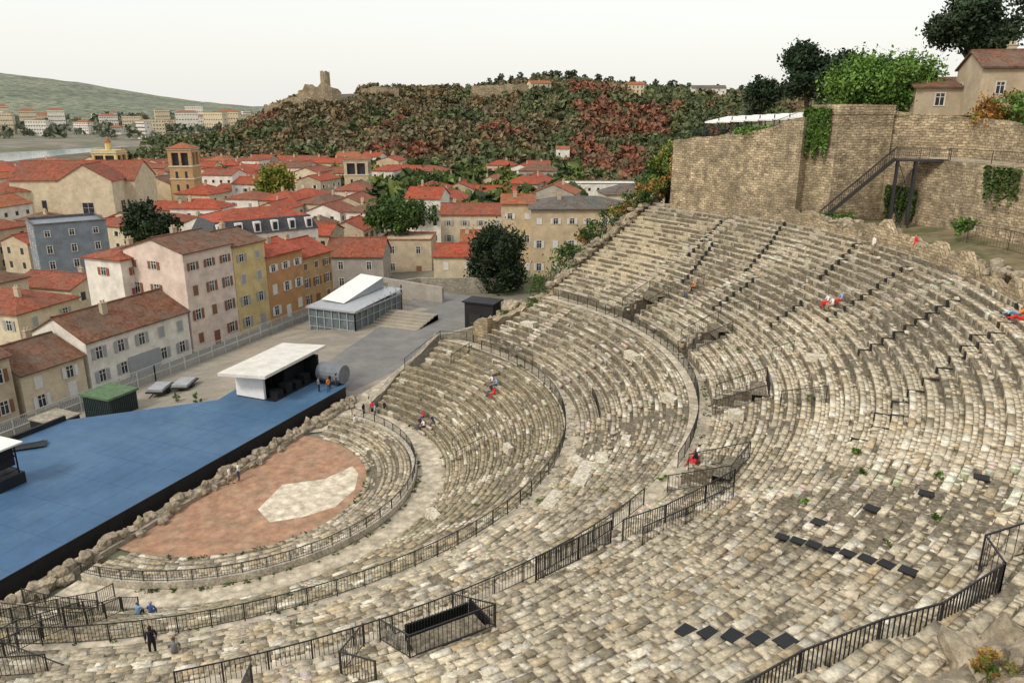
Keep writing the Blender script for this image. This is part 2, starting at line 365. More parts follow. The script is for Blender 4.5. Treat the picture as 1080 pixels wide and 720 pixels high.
def plates(pts,w=.66,name='stair_plates'):
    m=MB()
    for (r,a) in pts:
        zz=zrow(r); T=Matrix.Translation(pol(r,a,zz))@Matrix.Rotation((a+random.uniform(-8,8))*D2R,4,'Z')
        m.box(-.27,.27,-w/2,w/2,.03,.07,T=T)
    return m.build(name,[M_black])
rc=lambda r:[(a+b)/2 for a,b,_,_ in rows if a<=r<b][0] if any(a<=r<b for a,b,_,_ in rows) else r
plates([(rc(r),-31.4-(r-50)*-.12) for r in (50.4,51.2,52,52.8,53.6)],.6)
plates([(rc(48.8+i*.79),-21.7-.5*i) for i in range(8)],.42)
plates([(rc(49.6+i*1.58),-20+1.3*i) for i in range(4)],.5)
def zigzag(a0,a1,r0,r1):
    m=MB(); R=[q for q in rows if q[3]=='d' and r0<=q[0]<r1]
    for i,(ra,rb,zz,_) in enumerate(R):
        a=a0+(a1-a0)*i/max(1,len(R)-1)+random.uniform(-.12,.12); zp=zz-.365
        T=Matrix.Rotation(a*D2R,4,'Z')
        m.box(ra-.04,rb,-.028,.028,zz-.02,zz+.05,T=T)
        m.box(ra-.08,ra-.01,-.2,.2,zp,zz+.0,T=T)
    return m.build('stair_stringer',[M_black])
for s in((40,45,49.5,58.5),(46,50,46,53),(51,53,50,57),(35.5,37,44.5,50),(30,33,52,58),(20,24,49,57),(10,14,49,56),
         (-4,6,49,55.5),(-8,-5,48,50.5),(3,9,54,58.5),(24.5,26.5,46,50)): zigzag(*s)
Vb=[];Fb=[];Cb=[]
for kind,angs in(('b',(-60,-35,-12,10,33,56)),('c',(-66,-47,-24,-2,17,38,58)),('d',(-58,-44,-15,18,39,52))):
    for ac in angs:
        for (r0,r1,zz,k) in rows:
            if k!=kind: continue
            hw=.55/r0*57.3; rise=.42
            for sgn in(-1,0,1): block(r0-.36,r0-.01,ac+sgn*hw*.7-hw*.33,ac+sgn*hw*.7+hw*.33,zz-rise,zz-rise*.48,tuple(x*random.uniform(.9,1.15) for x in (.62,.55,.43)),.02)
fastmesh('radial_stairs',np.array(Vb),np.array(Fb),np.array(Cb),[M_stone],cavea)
# ------------------------------------------------------------------ rocks
def rockmesh(name,items,matr=M_rock,par=None,sub=2,amp=.35):
    import bmesh
    bm=bmesh.new()
    for (x,y,z,sx,sy,sz) in items:
        g=bmesh.ops.create_icosphere(bm,subdivisions=sub,radius=1.0); o=Vector((random.uniform(0,99),random.uniform(0,99),0)); rr=random.uniform(0,6.28)
        for v in g['verts']:
            d=v.co.copy(); q=max(abs(d.x),abs(d.y),abs(d.z)); d=d.lerp(d/q*.8,.45)
            d*=1+amp*noise.noise(v.co*1.3+o)+amp*.5*noise.noise(v.co*3+o)
            d=Vector((d.x*sx,d.y*sy,d.z*sz)); d.rotate(Matrix.Rotation(rr,3,'Z')); v.co=d+Vector((x,y,z))
    me=bpy.data.meshes.new(name); bm.to_mesh(me); bm.free(); me.materials.append(matr)
    return link(bpy.data.objects.new(name,me),par)
it=[]
y=-22
while y<21:
    s=random.uniform(.35,.75); it.append((-1.9+random.uniform(-.3,.3),y,random.uniform(.1,.5),s*.8,s,random.uniform(.35,.75)))
    if random.random()<.6: it.append((-1.5+random.uniform(-.6,.6),y,.15,.4,.4,.35))
    y+=s*1.0
rockmesh('pulpitum_ruined_wall',it)
m=MB(); m.box(-2.5,-1.3,-22,20.5,-.3,.35); m.build('pulpitum_wall_base',[M_masong])
it=[]
for k in range(90):
    a=random.uniform(-40,-16); r=random.uniform(58.0,62); it.append((*p2(r,a),19.3+(r-58)*.45+random.uniform(-.3,.4),random.uniform(.3,1.1),random.uniform(.3,1.0),random.uniform(.3,.9)))
rockmesh('boulder_pile',it,amp=.5,sub=3)
it=[]
for k in range(420):
    a=random.uniform(-70,60); r=random.choice([random.uniform(30.5,38),random.uniform(40,57),random.uniform(40,57),random.uniform(28.9,30)]); s=random.uniform(.08,.25)
    it.append((*p2(r,a),zrow(r)+s*.3,s*1.3,s,s*.7))
rockmesh('loose_stones',it,M_pale,amp=.4,sub=1)
m=MB()
for (r,a,w,l,rz) in((32.2,-2.5,1.0,4.2,8),(31.6,-9,.9,2.6,10),(30.9,3.5,.9,1.6,60),(32.9,1,.8,1.5,20),(34,6,.6,1.1,0),(24,20,.5,1.0,30),(37,14,.6,1.4,40),(41.5,3,.7,1.2,20),(47,12,.7,1.4,70),(36,33,.7,1.6,20),(20.5,-3,.7,2.2,60),(34,62,1.0,1.8,10)):
    T=Matrix.Translation(pol(r,a,zrow(r)))@Matrix.Rotation((a+rz)*D2R,4,'Z')@Matrix.Rotation(random.uniform(-.12,.12),4,'X'); m.box(-w/2,w/2,-l/2,l/2,-.3,.42,T=T,col=(.6,.55,.44))
m.build('fallen_marble_slabs',[M_stone])
# ------------------------------------------------------------------ foliage
PAL=dict(green=[(.045,.085,.018),(.07,.12,.025),(.035,.06,.015),(.09,.15,.03)],dark=[(.018,.032,.012),(.03,.05,.018),(.022,.04,.014)],
 bright=[(.1,.19,.03),(.07,.14,.025),(.14,.24,.045),(.05,.1,.02)],orange=[(.3,.13,.03),(.36,.2,.04),(.2,.12,.03),(.14,.16,.03)],
 yellow=[(.2,.22,.035),(.13,.18,.03),(.26,.24,.05)],pine=[(.02,.04,.018),(.03,.055,.022),(.04,.06,.03)])
def leafy(name,x,y,z,H,R,pal='green',n=7000,ls=.28,trunk=.25,lobes=10,zc=.62,flat=.85,clumps=90):
    e=empty(name,(x,y,z)); m=MB(); cr=[]
    m.bar((0,0,-.5),(0.1,0,H*.3),R*.07+.08,0,None,R*.05+.05); m.bar((.1,0,H*.3),(0,.1,H*.75),R*.05+.05,0,None,.04)
    L=[]
    for k in range(lobes):
        a=k*2.4+random.uniform(-.4,.4); el=random.uniform(-.5,1.2); rr=R*random.uniform(.35,.62)
        if trunk<.1: el=-1.3+2.5*k/lobes; rr=R*.5
        c=np.array([math.cos(a)*math.cos(el)*rr,math.sin(a)*math.cos(el)*rr,H*zc+math.sin(el)*H*(1-zc)*.62*1.0]); L.append((c,R*random.uniform(.32,.5)))
        m.bar((0.05,0,H*random.uniform(.22,.45)),tuple(c*.9+np.array([0,0,H*.03])),R*.03+.03,0,None,.03)
    m.build('trunk',[M_bark],e)
    P=[];Cc=[];per=max(8,n//clumps)
    for k in range(clumps):
        c,r=L[k%lobes]; d=rng.normal(size=3); d/=np.linalg.norm(d); cc=c+d*r*rng.uniform(.55,1.05)*np.array([1,1,flat])
        if cc[2]<H*trunk: cc[2]=H*trunk+abs(cc[2]-H*trunk)*.3
        p=cc+rng.normal(size=(per,3))*R*.095
        base=np.array(PAL[pal][rng.integers(len(PAL[pal]))]); P.append(p); Cc.append(base*rng.uniform(.7,1.3,size=(per,1)))
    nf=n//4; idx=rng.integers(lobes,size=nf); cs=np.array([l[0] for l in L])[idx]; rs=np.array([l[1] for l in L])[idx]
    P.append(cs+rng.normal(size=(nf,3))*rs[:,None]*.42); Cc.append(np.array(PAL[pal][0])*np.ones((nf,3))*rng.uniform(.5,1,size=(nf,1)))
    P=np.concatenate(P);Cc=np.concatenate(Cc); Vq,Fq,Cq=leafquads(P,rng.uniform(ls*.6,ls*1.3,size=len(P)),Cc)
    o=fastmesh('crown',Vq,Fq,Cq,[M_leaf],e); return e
def bush(name,pts,n,pal,ls=.15,par=None):
    P=[];C=[]
    for (x,y,z,a,b,c) in pts:
        k=int(n); nc=max(4,k//30); cen=rng.normal(size=(nc,3)); cen/=np.linalg.norm(cen,axis=1,keepdims=True); cen*=rng.uniform(.4,1,size=(nc,1))
        i=rng.integers(nc,size=k); p=cen[i]+rng.normal(size=(k,3))*.16
        P.append(p*np.array([a,b,c])+np.array([x,y,z])); pl=np.array(PAL[pal]); ci=rng.integers(len(pl),size=nc)[i]; C.append(pl[ci]*rng.uniform(.7,1.3,size=(k,1)))
    P=np.concatenate(P);C=np.concatenate(C); V,F,C=leafquads(P,rng.uniform(ls*.6,ls*1.3,size=len(P)),C)
    return fastmesh(name,V,F,C,[M_leaf],par)
# ------------------------------------------------------------------ walls
def wall(name,pts,z0,tops,th=.8,matr=None,jag=0,seg=1.0,par=None):
    m=MB(); matr=matr or M_mason; u=0
    for i in range(len(pts)-1):
        a=Vector(pts[i]);b=Vector(pts[i+1]); L=(b-a).length; n=max(1,int(L/seg)) if jag else 1
        d=(b-a).normalized(); nn=Vector((-d.y,d.x))*th
        for k in range(n):
            p=a.lerp(b,k/n);q=a.lerp(b,(k+1)/n); ta=tops[i]+(tops[i+1]-tops[i])*k/n; tb=tops[i]+(tops[i+1]-tops[i])*(k+1)/n
            if jag:
                ja=noise.noise(Vector((p.x*.6,p.y*.6,0)))*jag; ta+=ja; tb+=noise.noise(Vector((q.x*.6,q.y*.6,0)))*jag
            l=(q-p).length; z00=z0[i] if isinstance(z0,(list,tuple)) else z0
            A=[(p.x,p.y,z00),(q.x,q.y,z00),(q.x,q.y,tb),(p.x,p.y,ta)]; B=[(x+nn.x,y+nn.y,z) for x,y,z in A]
            uv=[(u,z00),(u+l,z00),(u+l,tb),(u,ta)]
            m.poly(A,0,uv); m.poly(B[::-1],0,uv[::-1]); m.poly([A[3],A[2],B[2],B[3]],0,[(u,0),(u+l,0),(u+l,th),(u,th)])
            m.poly([A[0],A[3],B[3],B[0]],0,[(0,z00),(0,ta),(th,ta),(th,z00)]); m.poly([A[1],B[1],B[2],A[2]],0,[(0,z00),(th,z00),(th,tb),(0,tb)])
            u+=l
    return m.build(name,[matr],par)
pts=[p2(58.95,a) for a in range(-14,63,3)]
wall('cavea_rim_wall',pts[::-1],18,[20.6+.7*min(1,max(0,(62-3*i-12)/20)) for i in range(len(pts))],th=-.8,jag=1.6,seg=.6)
rockmesh('rim_rubble',[(*p2(random.uniform(58.6,60.5),random.uniform(-12,60)),random.uniform(20.1,21.0),random.uniform(.25,.7),random.uniform(.25,.7),random.uniform(.2,.6)) for _ in range(190)])
pts=[p2(r,66.2) for r in (41,44,50,56,60)]
wall('analemma_wall',pts,-1,[11.9,13.4,16.2,19.2,21.0],th=.7,jag=.9,seg=.6)
it=[]
for k in range(60):
    r=random.uniform(40,60); it.append((*p2(r,66.3+random.uniform(-.4,.9)),zrow(min(r,58))+random.uniform(0,.5),random.uniform(.3,.7),random.uniform(.3,.7),random.uniform(.2,.5)))
rockmesh('analemma_rubble',it)
railing('analemma_railing',[pol(r,66.5,z) for r,z in((40,12.3),(44,14.0),(50,16.8),(56,19.7),(60,21.2))])
wall('terrace_retaining_wall',[(27.2,52.6),(34.5,48.0),(38.5,45.6),(42.6,43.2)],18,[28.0,28.9,29.5,31.0],th=-1.2,jag=.25)
for (x,y,zt_) in((31,50.05,28.2),(38.5,45.5,29.2)):
    m=MB(); T=Matrix.Translation((x,y,0))@Matrix.Rotation(math.radians(-31),4,'Z'); m.box(-.5,.5,-.5,.5,18,zt_-1.2,T=T); m.build('wall_buttress',[M_mason])
m=MB()
T0=[(42.6,43.2),(45.3,41.6),(50.6,45.6),(47.5,50)]
for i in range(4):
    a=T0[i];b=T0[(i+1)%4]; l=math.hypot(a[0]-b[0],a[1]-b[1]); m.poly([(*a,18),(*b,18),(*b,31.2),(*a,31.2)],0,[(i*7,18),(i*7+l,18),(i*7+l,31.2),(i*7,31.2)])
m.poly([(*p,31.2) for p in T0],0)
m.build('stone_bastion',[M_mason])
wall('bastion_parapet',[(42.5,43.1),(45.3,41.5),(50.7,45.6)],31.2,[32.1,32.2,32.1],th=.4)
wall('lower_retaining_wall',[(50.4,45.6),(55.2,38.2),(61,27.5),(66,15),(70,0),(71,-15)],18,[27,27,27.2,27.2,27.2,27.2],th=.9)
wall('upper_retaining_wall',[(50.4,46.2),(57.5,44.5),(64,33),(72,16),(76,0)],26,[31.5,31,30,29.5,29.5],th=.8,jag=.3)
m=MB(); m.poly([(50.4,45.9,26.95),(55.2,38.5,26.95),(61,27.8,26.95),(66,15.3,26.95),(76,0,26.95),(72,16,26.95),(64,33,26.95),(57.5,44.5,26.95)][::-1],0); m.build('walkway_path',[M_pale])
railing('walkway_railing',[(55.4,38.3,27),(58.2,33,27.1),(61.2,27.6,27.2),(66.2,15,27.2),(70.2,0,27.2)],h=1.15)
m=MB(); m.poly([(28,52.6,27.8),(38.8,46.4,29.1),(47.5,50,29.6),(44,60,29.5),(40,130,32),(26,80,27)],0); m.poly([(47.5,50,30.9),(50.5,46,31),(58,44.8,31.1),(90,30,34),(110,120,36),(40,130,32),(44,60,29.5)],0); m.build('upper_terrace_ground',[M_slope])
HV=[];HF=[];na=61;nr=14
for i in range(na):
    a=-88+i*(153/(na-1))
    for j in range(nr):
        t=j/(nr-1); r=59.3+t*34
        zt=ip(a,[-88,-60,-50,-40,-30,-20,0,30,40,66],[26,29,29.8,28,24,22,21,20.8,20.6,18])
        z=19.9+(zt-19.9)*min(1,t/.2)**1.0+noise.noise(Vector((r*.2,a*.15,0)))*.5*min(1,t*5)
        if a>-14 and t>.25: z=min(z,20.5)
        HV.append((*p2(r,a),z))
for i in range(na-1):
    for j in range(nr-1): HF.append((i*nr+j,i*nr+j+1,(i+1)*nr+j+1,(i+1)*nr+j))
fastmesh('hillside_terrain',np.array(HV),np.array(HF),np.ones((len(HF),3)),[M_slope],smooth=True)
m=MB(); m.poly([pol(40,67.5,7),pol(60,66.5,20.3),(16,70,10),(2,66,1)],0); m.poly([pol(60,66.5,20.3),(27.5,53,24),(17,78,13),(16,70,10)],0)
m.poly([(2,66,1),(16,70,10),(17,78,13),(-2,80,-1)],0); m.poly([(27.5,53,24),(28.2,53,27.8),(26,80,26.5),(17,78,13)],0); m.build('end_slope_terrain',[M_slope])
# ------------------------------------------------------------------ metal stair
st=empty('metal_staircase'); m=MB()
A=Vector((44.6,39.6,20.4));B=Vector((51.0,39.8,27.0))
for off in(0,1.1):
    o=Vector((0,off,0)); m.bar(A+o,B+o,.13); m.bar(A+o+Vector((0,0,1.1)),B+o+Vector((0,0,1.1)),.035)
    for k in range(34): p=A.lerp(B,k/34)+o; m.bar(p,p+Vector((0,0,1.1)),.017)
for k in range(32):
    p=A.lerp(B,(k+.5)/32); m.box(p.x-.14,p.x+.14,p.y,p.y+1.1,p.z-.02,p.z+.03)
m.build('flight',[M_steel],st); m=MB()
m.box(51,55.6,38.4,40.9,26.85,27.0)
for (x,y) in((51.2,38.6),(52.8,38.6),(51.2,40.7),(52.8,40.7)): m.bar((x,y,18.5),(x,y,26.9),.1)
for z0,z1 in((19,23),(23,26.8)):
    m.bar((51.2,38.6,z0),(52.8,38.6,z1),.04); m.bar((52.8,38.6,z0),(51.2,38.6,z1),.04); m.bar((52.8,38.6,z0),(52.8,40.7,z1),.04)
m.build('platform',[M_steel],st)
railing('platform_railing',[(51.1,38.45,27),(53,38.45,27),(55.6,38.45,27)],par=st)
railing('platform_railing',[(51.1,40.85,27),(54,40.85,27)],par=st)
railing('rim_fence',[(56.5,27,21),(59,24,21),(60.5,20,21)],h=1.6,sp=.3)
pg=empty('terrace_pergola'); m=MB()
P0=Vector((30.0,51.4));P1=Vector((41.6,44.9)); dd=(P1-P0); nrm=Vector((dd.y,-dd.x)).normalized()*-1
if nrm.y<0: nrm=-nrm
for k in range(8):
    p=P0+dd*k/7
    for o in(.6,4.5):
        q=p+nrm*o; m.bar((q.x,q.y,27.8+1.2*k/7),(q.x,q.y,30.6+.1*k),.06)
for k in range(5):
    q=P0+dd*(k+.6)/6+nrm*2; m.box(q.x-.6,q.x+.6,q.y-.4,q.y+.4,29.2+.15*k,29.3+.15*k); m.bar((q.x,q.y,28.2),(q.x,q.y,29.2+.15*k),.05)
m.build('posts_and_tables',[M_steel],pg)
m=MB()
for k in range(7):
    a=P0+dd*(k+.04)/7;b=P0+dd*(k+.96)/7
    q=[a+nrm*.3,b+nrm*.3,b+nrm*4.8,a+nrm*4.8]; zz=30.2+.1*k; rs=.6
    H4=[zz+(rs if i>1 else 0) for i in range(4)]
    m.poly([(v.x,v.y,H4[i]) for i,v in enumerate(q)],0); m.poly([(v.x,v.y,H4[i]-.18) for i,v in enumerate(q)][::-1],0)
    for i in range(4):
        j=(i+1)%4; m.poly([(q[i].x,q[i].y,H4[i]-.18),(q[j].x,q[j].y,H4[j]-.18),(q[j].x,q[j].y,H4[j]),(q[i].x,q[i].y,H4[i])],0)
m.build('canopy',[M_white],pg)
railing('terrace_railing',[(27.6,52.9,28.1),(34.7,48.4,29),(38.7,46,29.5),(42.6,43.6,31)],h=.9)
def ivy(name,a,b,z0,z1,n,pal='bright'):
    a=np.array(a);b=np.array(b); t=rng.uniform(0,1,n); zz=z1-(z1-z0)*rng.beta(1.2,1.6,n)*(0.6+.4*np.sin(t*9)**2)
    p=a+(b-a)*t[:,None]; nn=np.array([(b-a)[1],-(b-a)[0]]); nn=nn/np.linalg.norm(nn)
    p=p+nn*rng.uniform(0,.45,n)[:,None]; P=np.column_stack([p,zz]); pl=np.array(PAL[pal]); C=pl[rng.integers(len(pl),size=n)]*rng.uniform(.6,1.2,size=(n,1))
    V,F,C=leafquads(P,rng.uniform(.12,.26,n),C); fastmesh(name,V,F,C,[M_leaf])
ivy('ivy_plant',(34.9,47.5),(40.4,44.2),26.6,29.6,3600); ivy('ivy_plant',(42.0,43.2),(44.6,41.6),26.3,31.8,2600); ivy('ivy_plant',(28,51.8),(30,50.5),24.5,28.4,1500,'green')
ivy('ivy_plant',(51,44.6),(53.5,40.8),20,24,1500,'green'); ivy('ivy_plant',(58,33),(60,29.3),23.5,27,500,'green')
bush('wall_top_shrubs',[(37.5,45.8,29.4,2.6,1.3,.7),(35.5,47,29.1,1.2,1,.6)],700,'bright',.16)
# ------------------------------------------------------------------ houses
def house(name,x,y,z0,w,d,h,rot=90,wc='cream',roof=0,kind='gable',pitch=.42,floors=3,cols=4,sh='brown',detail=2,chim=1,over=.4,ww=.95,wh=1.45,door=True,gcols=None,slate=False):
    e=empty(name,(x,y,z0),rot*D2R); W=WALLS[wc]; m=MB(); X=w/2;Y=d/2; rh=Y*pitch
    for (a,b) in(((-X,-Y),(X,-Y)),((X,-Y),(X,Y)),((X,Y),(-X,Y)),((-X,Y),(-X,-Y))):
        m.poly([(*a,-3),(*b,-3),(*b,h),(*a,h)])
    if kind=='gable':
        m.poly([(X,-Y,h),(X,Y,h),(X,0,h+rh)]); m.poly([(-X,Y,h),(-X,-Y,h),(-X,0,h+rh)])
    if kind=='flat': m.poly([(-X,-Y,h-.3),(X,-Y,h-.3),(X,Y,h-.3),(-X,Y,h-.3)])
    m.build('walls',[W],e)
    R=M_slate if slate else ROOFS[roof]; m=MB(); o=over; th=.16
    def slab(q):
        q=[Vector(p) for p in q]; up=Vector((0,0,th)); Q=[p+up for p in q]
        m.poly(Q); m.poly(q[::-1])
        for i in range(len(q)): j=(i+1)%len(q); m.poly([q[i],q[j],Q[j],Q[i]])
    if kind=='gable':
        k=rh/Y; slab([(-X-o*.6,-Y-o,h-o*k+.02),(X+o*.6,-Y-o,h-o*k+.02),(X+o*.6,0,h+rh+.02),(-X-o*.6,0,h+rh+.02)]); slab([(X+o*.6,Y+o,h-o*k+.02),(-X-o*.6,Y+o,h-o*k+.02),(-X-o*.6,0,h+rh+.02),(X+o*.6,0,h+rh+.02)])
        m.bar((-X-o*.6,0,h+rh+.2),(X+o*.6,0,h+rh+.2),.12)
    elif kind=='hip':
        r=min(X,Y)*.98; k=rh/Y; rr=max(0,X-r); ry=max(0,Y-r); hz=h-o*k; top=h+min(X,Y)*pitch
        if X>=Y: a,b=(-rr,0,top),(rr,0,top)
        else: a,b=(0,-ry,top),(0,ry,top)
        c=[(-X-o,-Y-o,hz),(X+o,-Y-o,hz),(X+o,Y+o,hz),(-X-o,Y+o,hz)]
        if X>=Y: slab([c[0],c[1],b,a]); slab([c[2],c[3],a,b]); slab([c[1],c[2],b]); slab([c[3],c[0],a])
        else: slab([c[1],c[2],b,a]); slab([c[3],c[0],a,b]); slab([c[0],c[1],a]); slab([c[2],c[3],b])
    elif kind=='shed':
        slab([(-X-o,-Y-o,h-.1),(X+o,-Y-o,h-.1),(X+o,Y+o,h+d*pitch*.5),(-X-o,Y+o,h+d*pitch*.5)])
    elif kind=='mansard':
        i=1.0; mh=2.6; lo=[(-X-.2,-Y-.2,h),(X+.2,-Y-.2,h),(X+.2,Y+.2,h),(-X-.2,Y+.2,h)]; hi=[(-X+i,-Y+i,h+mh),(X-i,-Y+i,h+mh),(X-i,Y-i,h+mh),(-X+i,Y-i,h+mh)]
        for k in range(4): m.poly([lo[k],lo[(k+1)%4],hi[(k+1)%4],hi[k]],1)
        a,b=(-X+Y,0,h+mh+1.6),(X-Y,0,h+mh+1.6); c=hi
        if X>Y: m.poly([c[0],c[1],b,a]); m.poly([c[2],c[3],a,b]); m.poly([c[1],c[2],b]); m.poly([c[3],c[0],a])
        else: m.poly(c)
    elif kind=='flat':
        for (x0,x1,y0,y1) in((-X-.1,X+.1,-Y-.1,-Y+.2),(-X-.1,X+.1,Y-.2,Y+.1),(-X-.1,-X+.2,-Y+.2,Y-.2),(X-.2,X+.1,-Y+.2,Y-.2)): m.box(x0,x1,y0,y1,h+.001,h+.3)
    m.build('roof',[R,M_slate],e)
    g=MB(); fr=MB(); s=MB(); fh=(h-.4)/floors
    TS=[Matrix.Translation((0,-Y,0)),Matrix.Translation((X,0,0))@Matrix.Rotation(math.pi/2,4,'Z'),Matrix.Translation((0,Y,0))@Matrix.Rotation(math.pi,4,'Z'),Matrix.Translation((-X,0,0))@Matrix.Rotation(-math.pi/2,4,'Z')]
    def win(side,u,zc,ww,wh,shut):
        T=TS[side]
        g.box(u-ww/2,u+ww/2,-.02,.1,zc-wh/2,zc+wh/2,T=T)
        if detail>=2:
            for a,b,c,d_ in((u-ww/2-.1,u-ww/2,zc-wh/2,zc+wh/2),(u+ww/2,u+ww/2+.1,zc-wh/2,zc+wh/2),(u-ww/2-.1,u+ww/2+.1,zc+wh/2,zc+wh/2+.12),(u-ww/2-.14,u+ww/2+.14,zc-wh/2-.12,zc-wh/2)):
                fr.box(a,b,-.07,.05,c,d_,T=T,mi=1)
            fr.box(u-.03,u+.03,-.04,.0,zc-wh/2,zc+wh/2,T=T); fr.box(u-ww/2,u+ww/2,-.04,.0,zc+wh*.18,zc+wh*.18+.05,T=T)
            fr.box(u-ww/2,u-ww/2+.05,-.04,0,zc-wh/2,zc+wh/2,T=T); fr.box(u+ww/2-.05,u+ww/2,-.04,0,zc-wh/2,zc+wh/2,T=T)
        if shut:
            if random.random()<.2: s.box(u-ww/2,u+ww/2,-.06,-.025,zc-wh/2,zc+wh/2,T=T)
            else:
                s.box(u-ww/2-.1-ww*.48,u-ww/2-.11,-.12,-.075 if detail>1 else -.001,zc-wh/2,zc+wh/2,T=T); s.box(u+ww/2+.11,u+ww/2+.1+ww*.48,-.12,-.075 if detail>1 else -.001,zc-wh/2,zc+wh/2,T=T)
    gc=gcols if gcols is not None else max(1,int(d/4))
    for side,(ln,nc) in enumerate(((w,cols),(d,gc),(w,cols),(d,gc))):
        if nc<=0 or side==2: continue
        for f_ in range(floors):
            for c in range(nc):
                if side in(1,3) and random.random()<.25: continue
                u=-ln/2+ln*(c+.5)/nc; zc=fh*(f_+.55); H_=wh*(.75 if f_==floors-1 and floors>2 else 1)
                if door and side==0 and f_==0 and c==nc//2: s.box(u-.55,u+.55,-Y-.06,-Y+.05,0,2.2); continue
                win(side,u,zc,ww,min(H_,fh*.62),sh is not None)
    if kind=='mansard':
        for c in range(cols):
            u=-w/2+w*(c+.5)/cols
            fr.box(u-.65,u+.65,-Y-.05,-Y+1.2,h+.3,h+2.2); g.box(u-.4,u+.4,-Y-.09,-Y-.052,h+.5,h+1.9)
    g.build('windows',[M_glass],e)
    fr.build('window_frames',[M_white,M_trim],e)
    s.build('shutters_and_door',[SHUT[sh or 'brown']],e)
    if chim:
        m=MB()
        for k in range(chim):
            u=random.uniform(-X*.7,X*.7); v=random.choice((-1,1))*Y*.3; m.box(u-.4,u+.4,v-.27,v+.27,h-.2,h+rh+.7); m.box(u-.46,u+.46,v-.33,v+.33,h+rh+.7,h+rh+.82)
            for q in(-.2,.2): m.bar((u+q,v,h+rh+.82),(u+q,v,h+rh+1.15),.09)
        m.build('chimney',[WALLS['beige']],e)
    return e
Z=-1.5
house('cream_house',-40.5,1,Z,9,10,7.5,90,'beige',2,floors=2,cols=3,sh='brown')
house('small_stone_house',-40.5,10.3,Z,8,10,4.9,90,'cream',2,floors=2,cols=2,sh='white')
house('long_brown_roof_house',-40.4,23,Z,16.2,9.8,6.3,90,'white',2,floors=2,cols=5,sh='grey',pitch=.5)
m=MB(); m.box(-35.48,-35.35,20.5,25.5,-1.5,1.2); m.build('garage_door',[SHUT['grey']])
house('white_gable_house',-41.0,36.2,Z,9.4,11,14.2,90,'pink',2,floors=4,cols=3,sh='brown',pitch=.3,gcols=3)
house('white_annex_house',-48.5,34,Z,9,7,13.0,90,'white',3,kind='hip',floors=4,cols=2,sh='red',pitch=.3)
house('yellow_house',-40.7,44.5,Z,7,10.4,13.6,90,'yellow',2,floors=4,cols=2,sh='grey',pitch=.3)
house('orange_house',-40.5,52.6,Z,9,10,10.8,90,'orange',0,floors=3,cols=3,sh='white',pitch=.3)
house('ochre_house',-41.0,61.5,Z,8.6,10,9.0,88,'ochre',0,floors=3,cols=3,sh='brown')
house('mansard_house',-56,70,-3,20,12,12.5,60,'white',0,kind='mansard',floors=3,cols=6,sh='grey',chim=2)
house('grey_stone_house',-40.3,81,-2.5,11,9,6.8,22,'grey',3,floors=2,cols=2,sh=None,pitch=.6,gcols=1)
house('beige_block_house',-38.3,97,-2.5,11,10,7.6,22,'beige',1,kind='flat',floors=2,cols=2,sh=None,chim=0)
house('cream_red_roof_house',-21.5,88,-2.5,9.5,8,6.8,22,'cream',0,floors=2,cols=2,sh='white')
house('cream_gable_house',-33,119,-3,15,9,11,22,'cream',3,floors=3,cols=4,sh='grey')
house('beige_villa',-2.5,104.5,-1.5,19.5,12,14.2,22.6,'sand',4,kind='hip',floors=3,cols=6,sh='white',pitch=.28,chim=2,over=.6)
house('villa_wing',-15.5,104,-1.5,7,9,14.4,22.6,'sand',1,floors=3,cols=2,sh='white',pitch=.3)
house('yellow_wing_house',-24.5,104,-2,8,8,6.5,22.6,'cream',1,floors=2,cols=2,sh='brown')
house('long_flat_building',-38,232,-6,32,12,11,22.6,'white',4,kind='flat',floors=3,cols=10,sh=None,detail=1,chim=0)
house('tile_roof_house',-5.7,168,-4,20,10,13,30,'cream',4,kind='hip',floors=3,cols=5,sh='white',detail=1)
house('tile_roof_house',8,150,-4,14,10,15,50,'cream',2,kind='hip',floors=3,cols=5,sh='white',detail=1)
house('grey_modern_block',-101,65,-3.5,13,12,13,60,'bluegrey',4,kind='flat',floors=4,cols=3,sh=None,chim=0)
house('church',-158,117,-5,34,17,17,28,'cream',3,kind='gable',floors=1,cols=6,sh=None,detail=1,ww=1.3,wh=4.5,chim=0,door=False,pitch=.55,gcols=1)
house('church_transept',-146,110,-5,12,14,17.5,118,'cream',3,kind='gable',floors=1,cols=1,sh=None,detail=2,ww=3,wh=4.5,chim=0,door=False,pitch=.6,gcols=1)
m=MB()
for k in range(16):
    a=k/16*2*math.pi;b=(k+1)/16*2*math.pi; R_=8
    p=(R_*math.cos(a),R_*math.sin(a));q=(R_*math.cos(b),R_*math.sin(b))
    m.poly([(*p,-3),(*q,-3),(*q,14),(*p,14)],0); m.poly([(p[0]*1.05,p[1]*1.05,14),(q[0]*1.05,q[1]*1.05,14),(0,0,18)],1)
    if k%2==0: m.poly([(p[0]*1.004,p[1]*1.004,7),(q[0]*1.004,q[1]*1.004,7),(q[0]*1.004,q[1]*1.004,11.5),(p[0]*1.004,p[1]*1.004,11.5)],2)
m.build('church_apse',[WALLS['cream'],ROOFS[3],M_glass],None,(-172,106,-5))
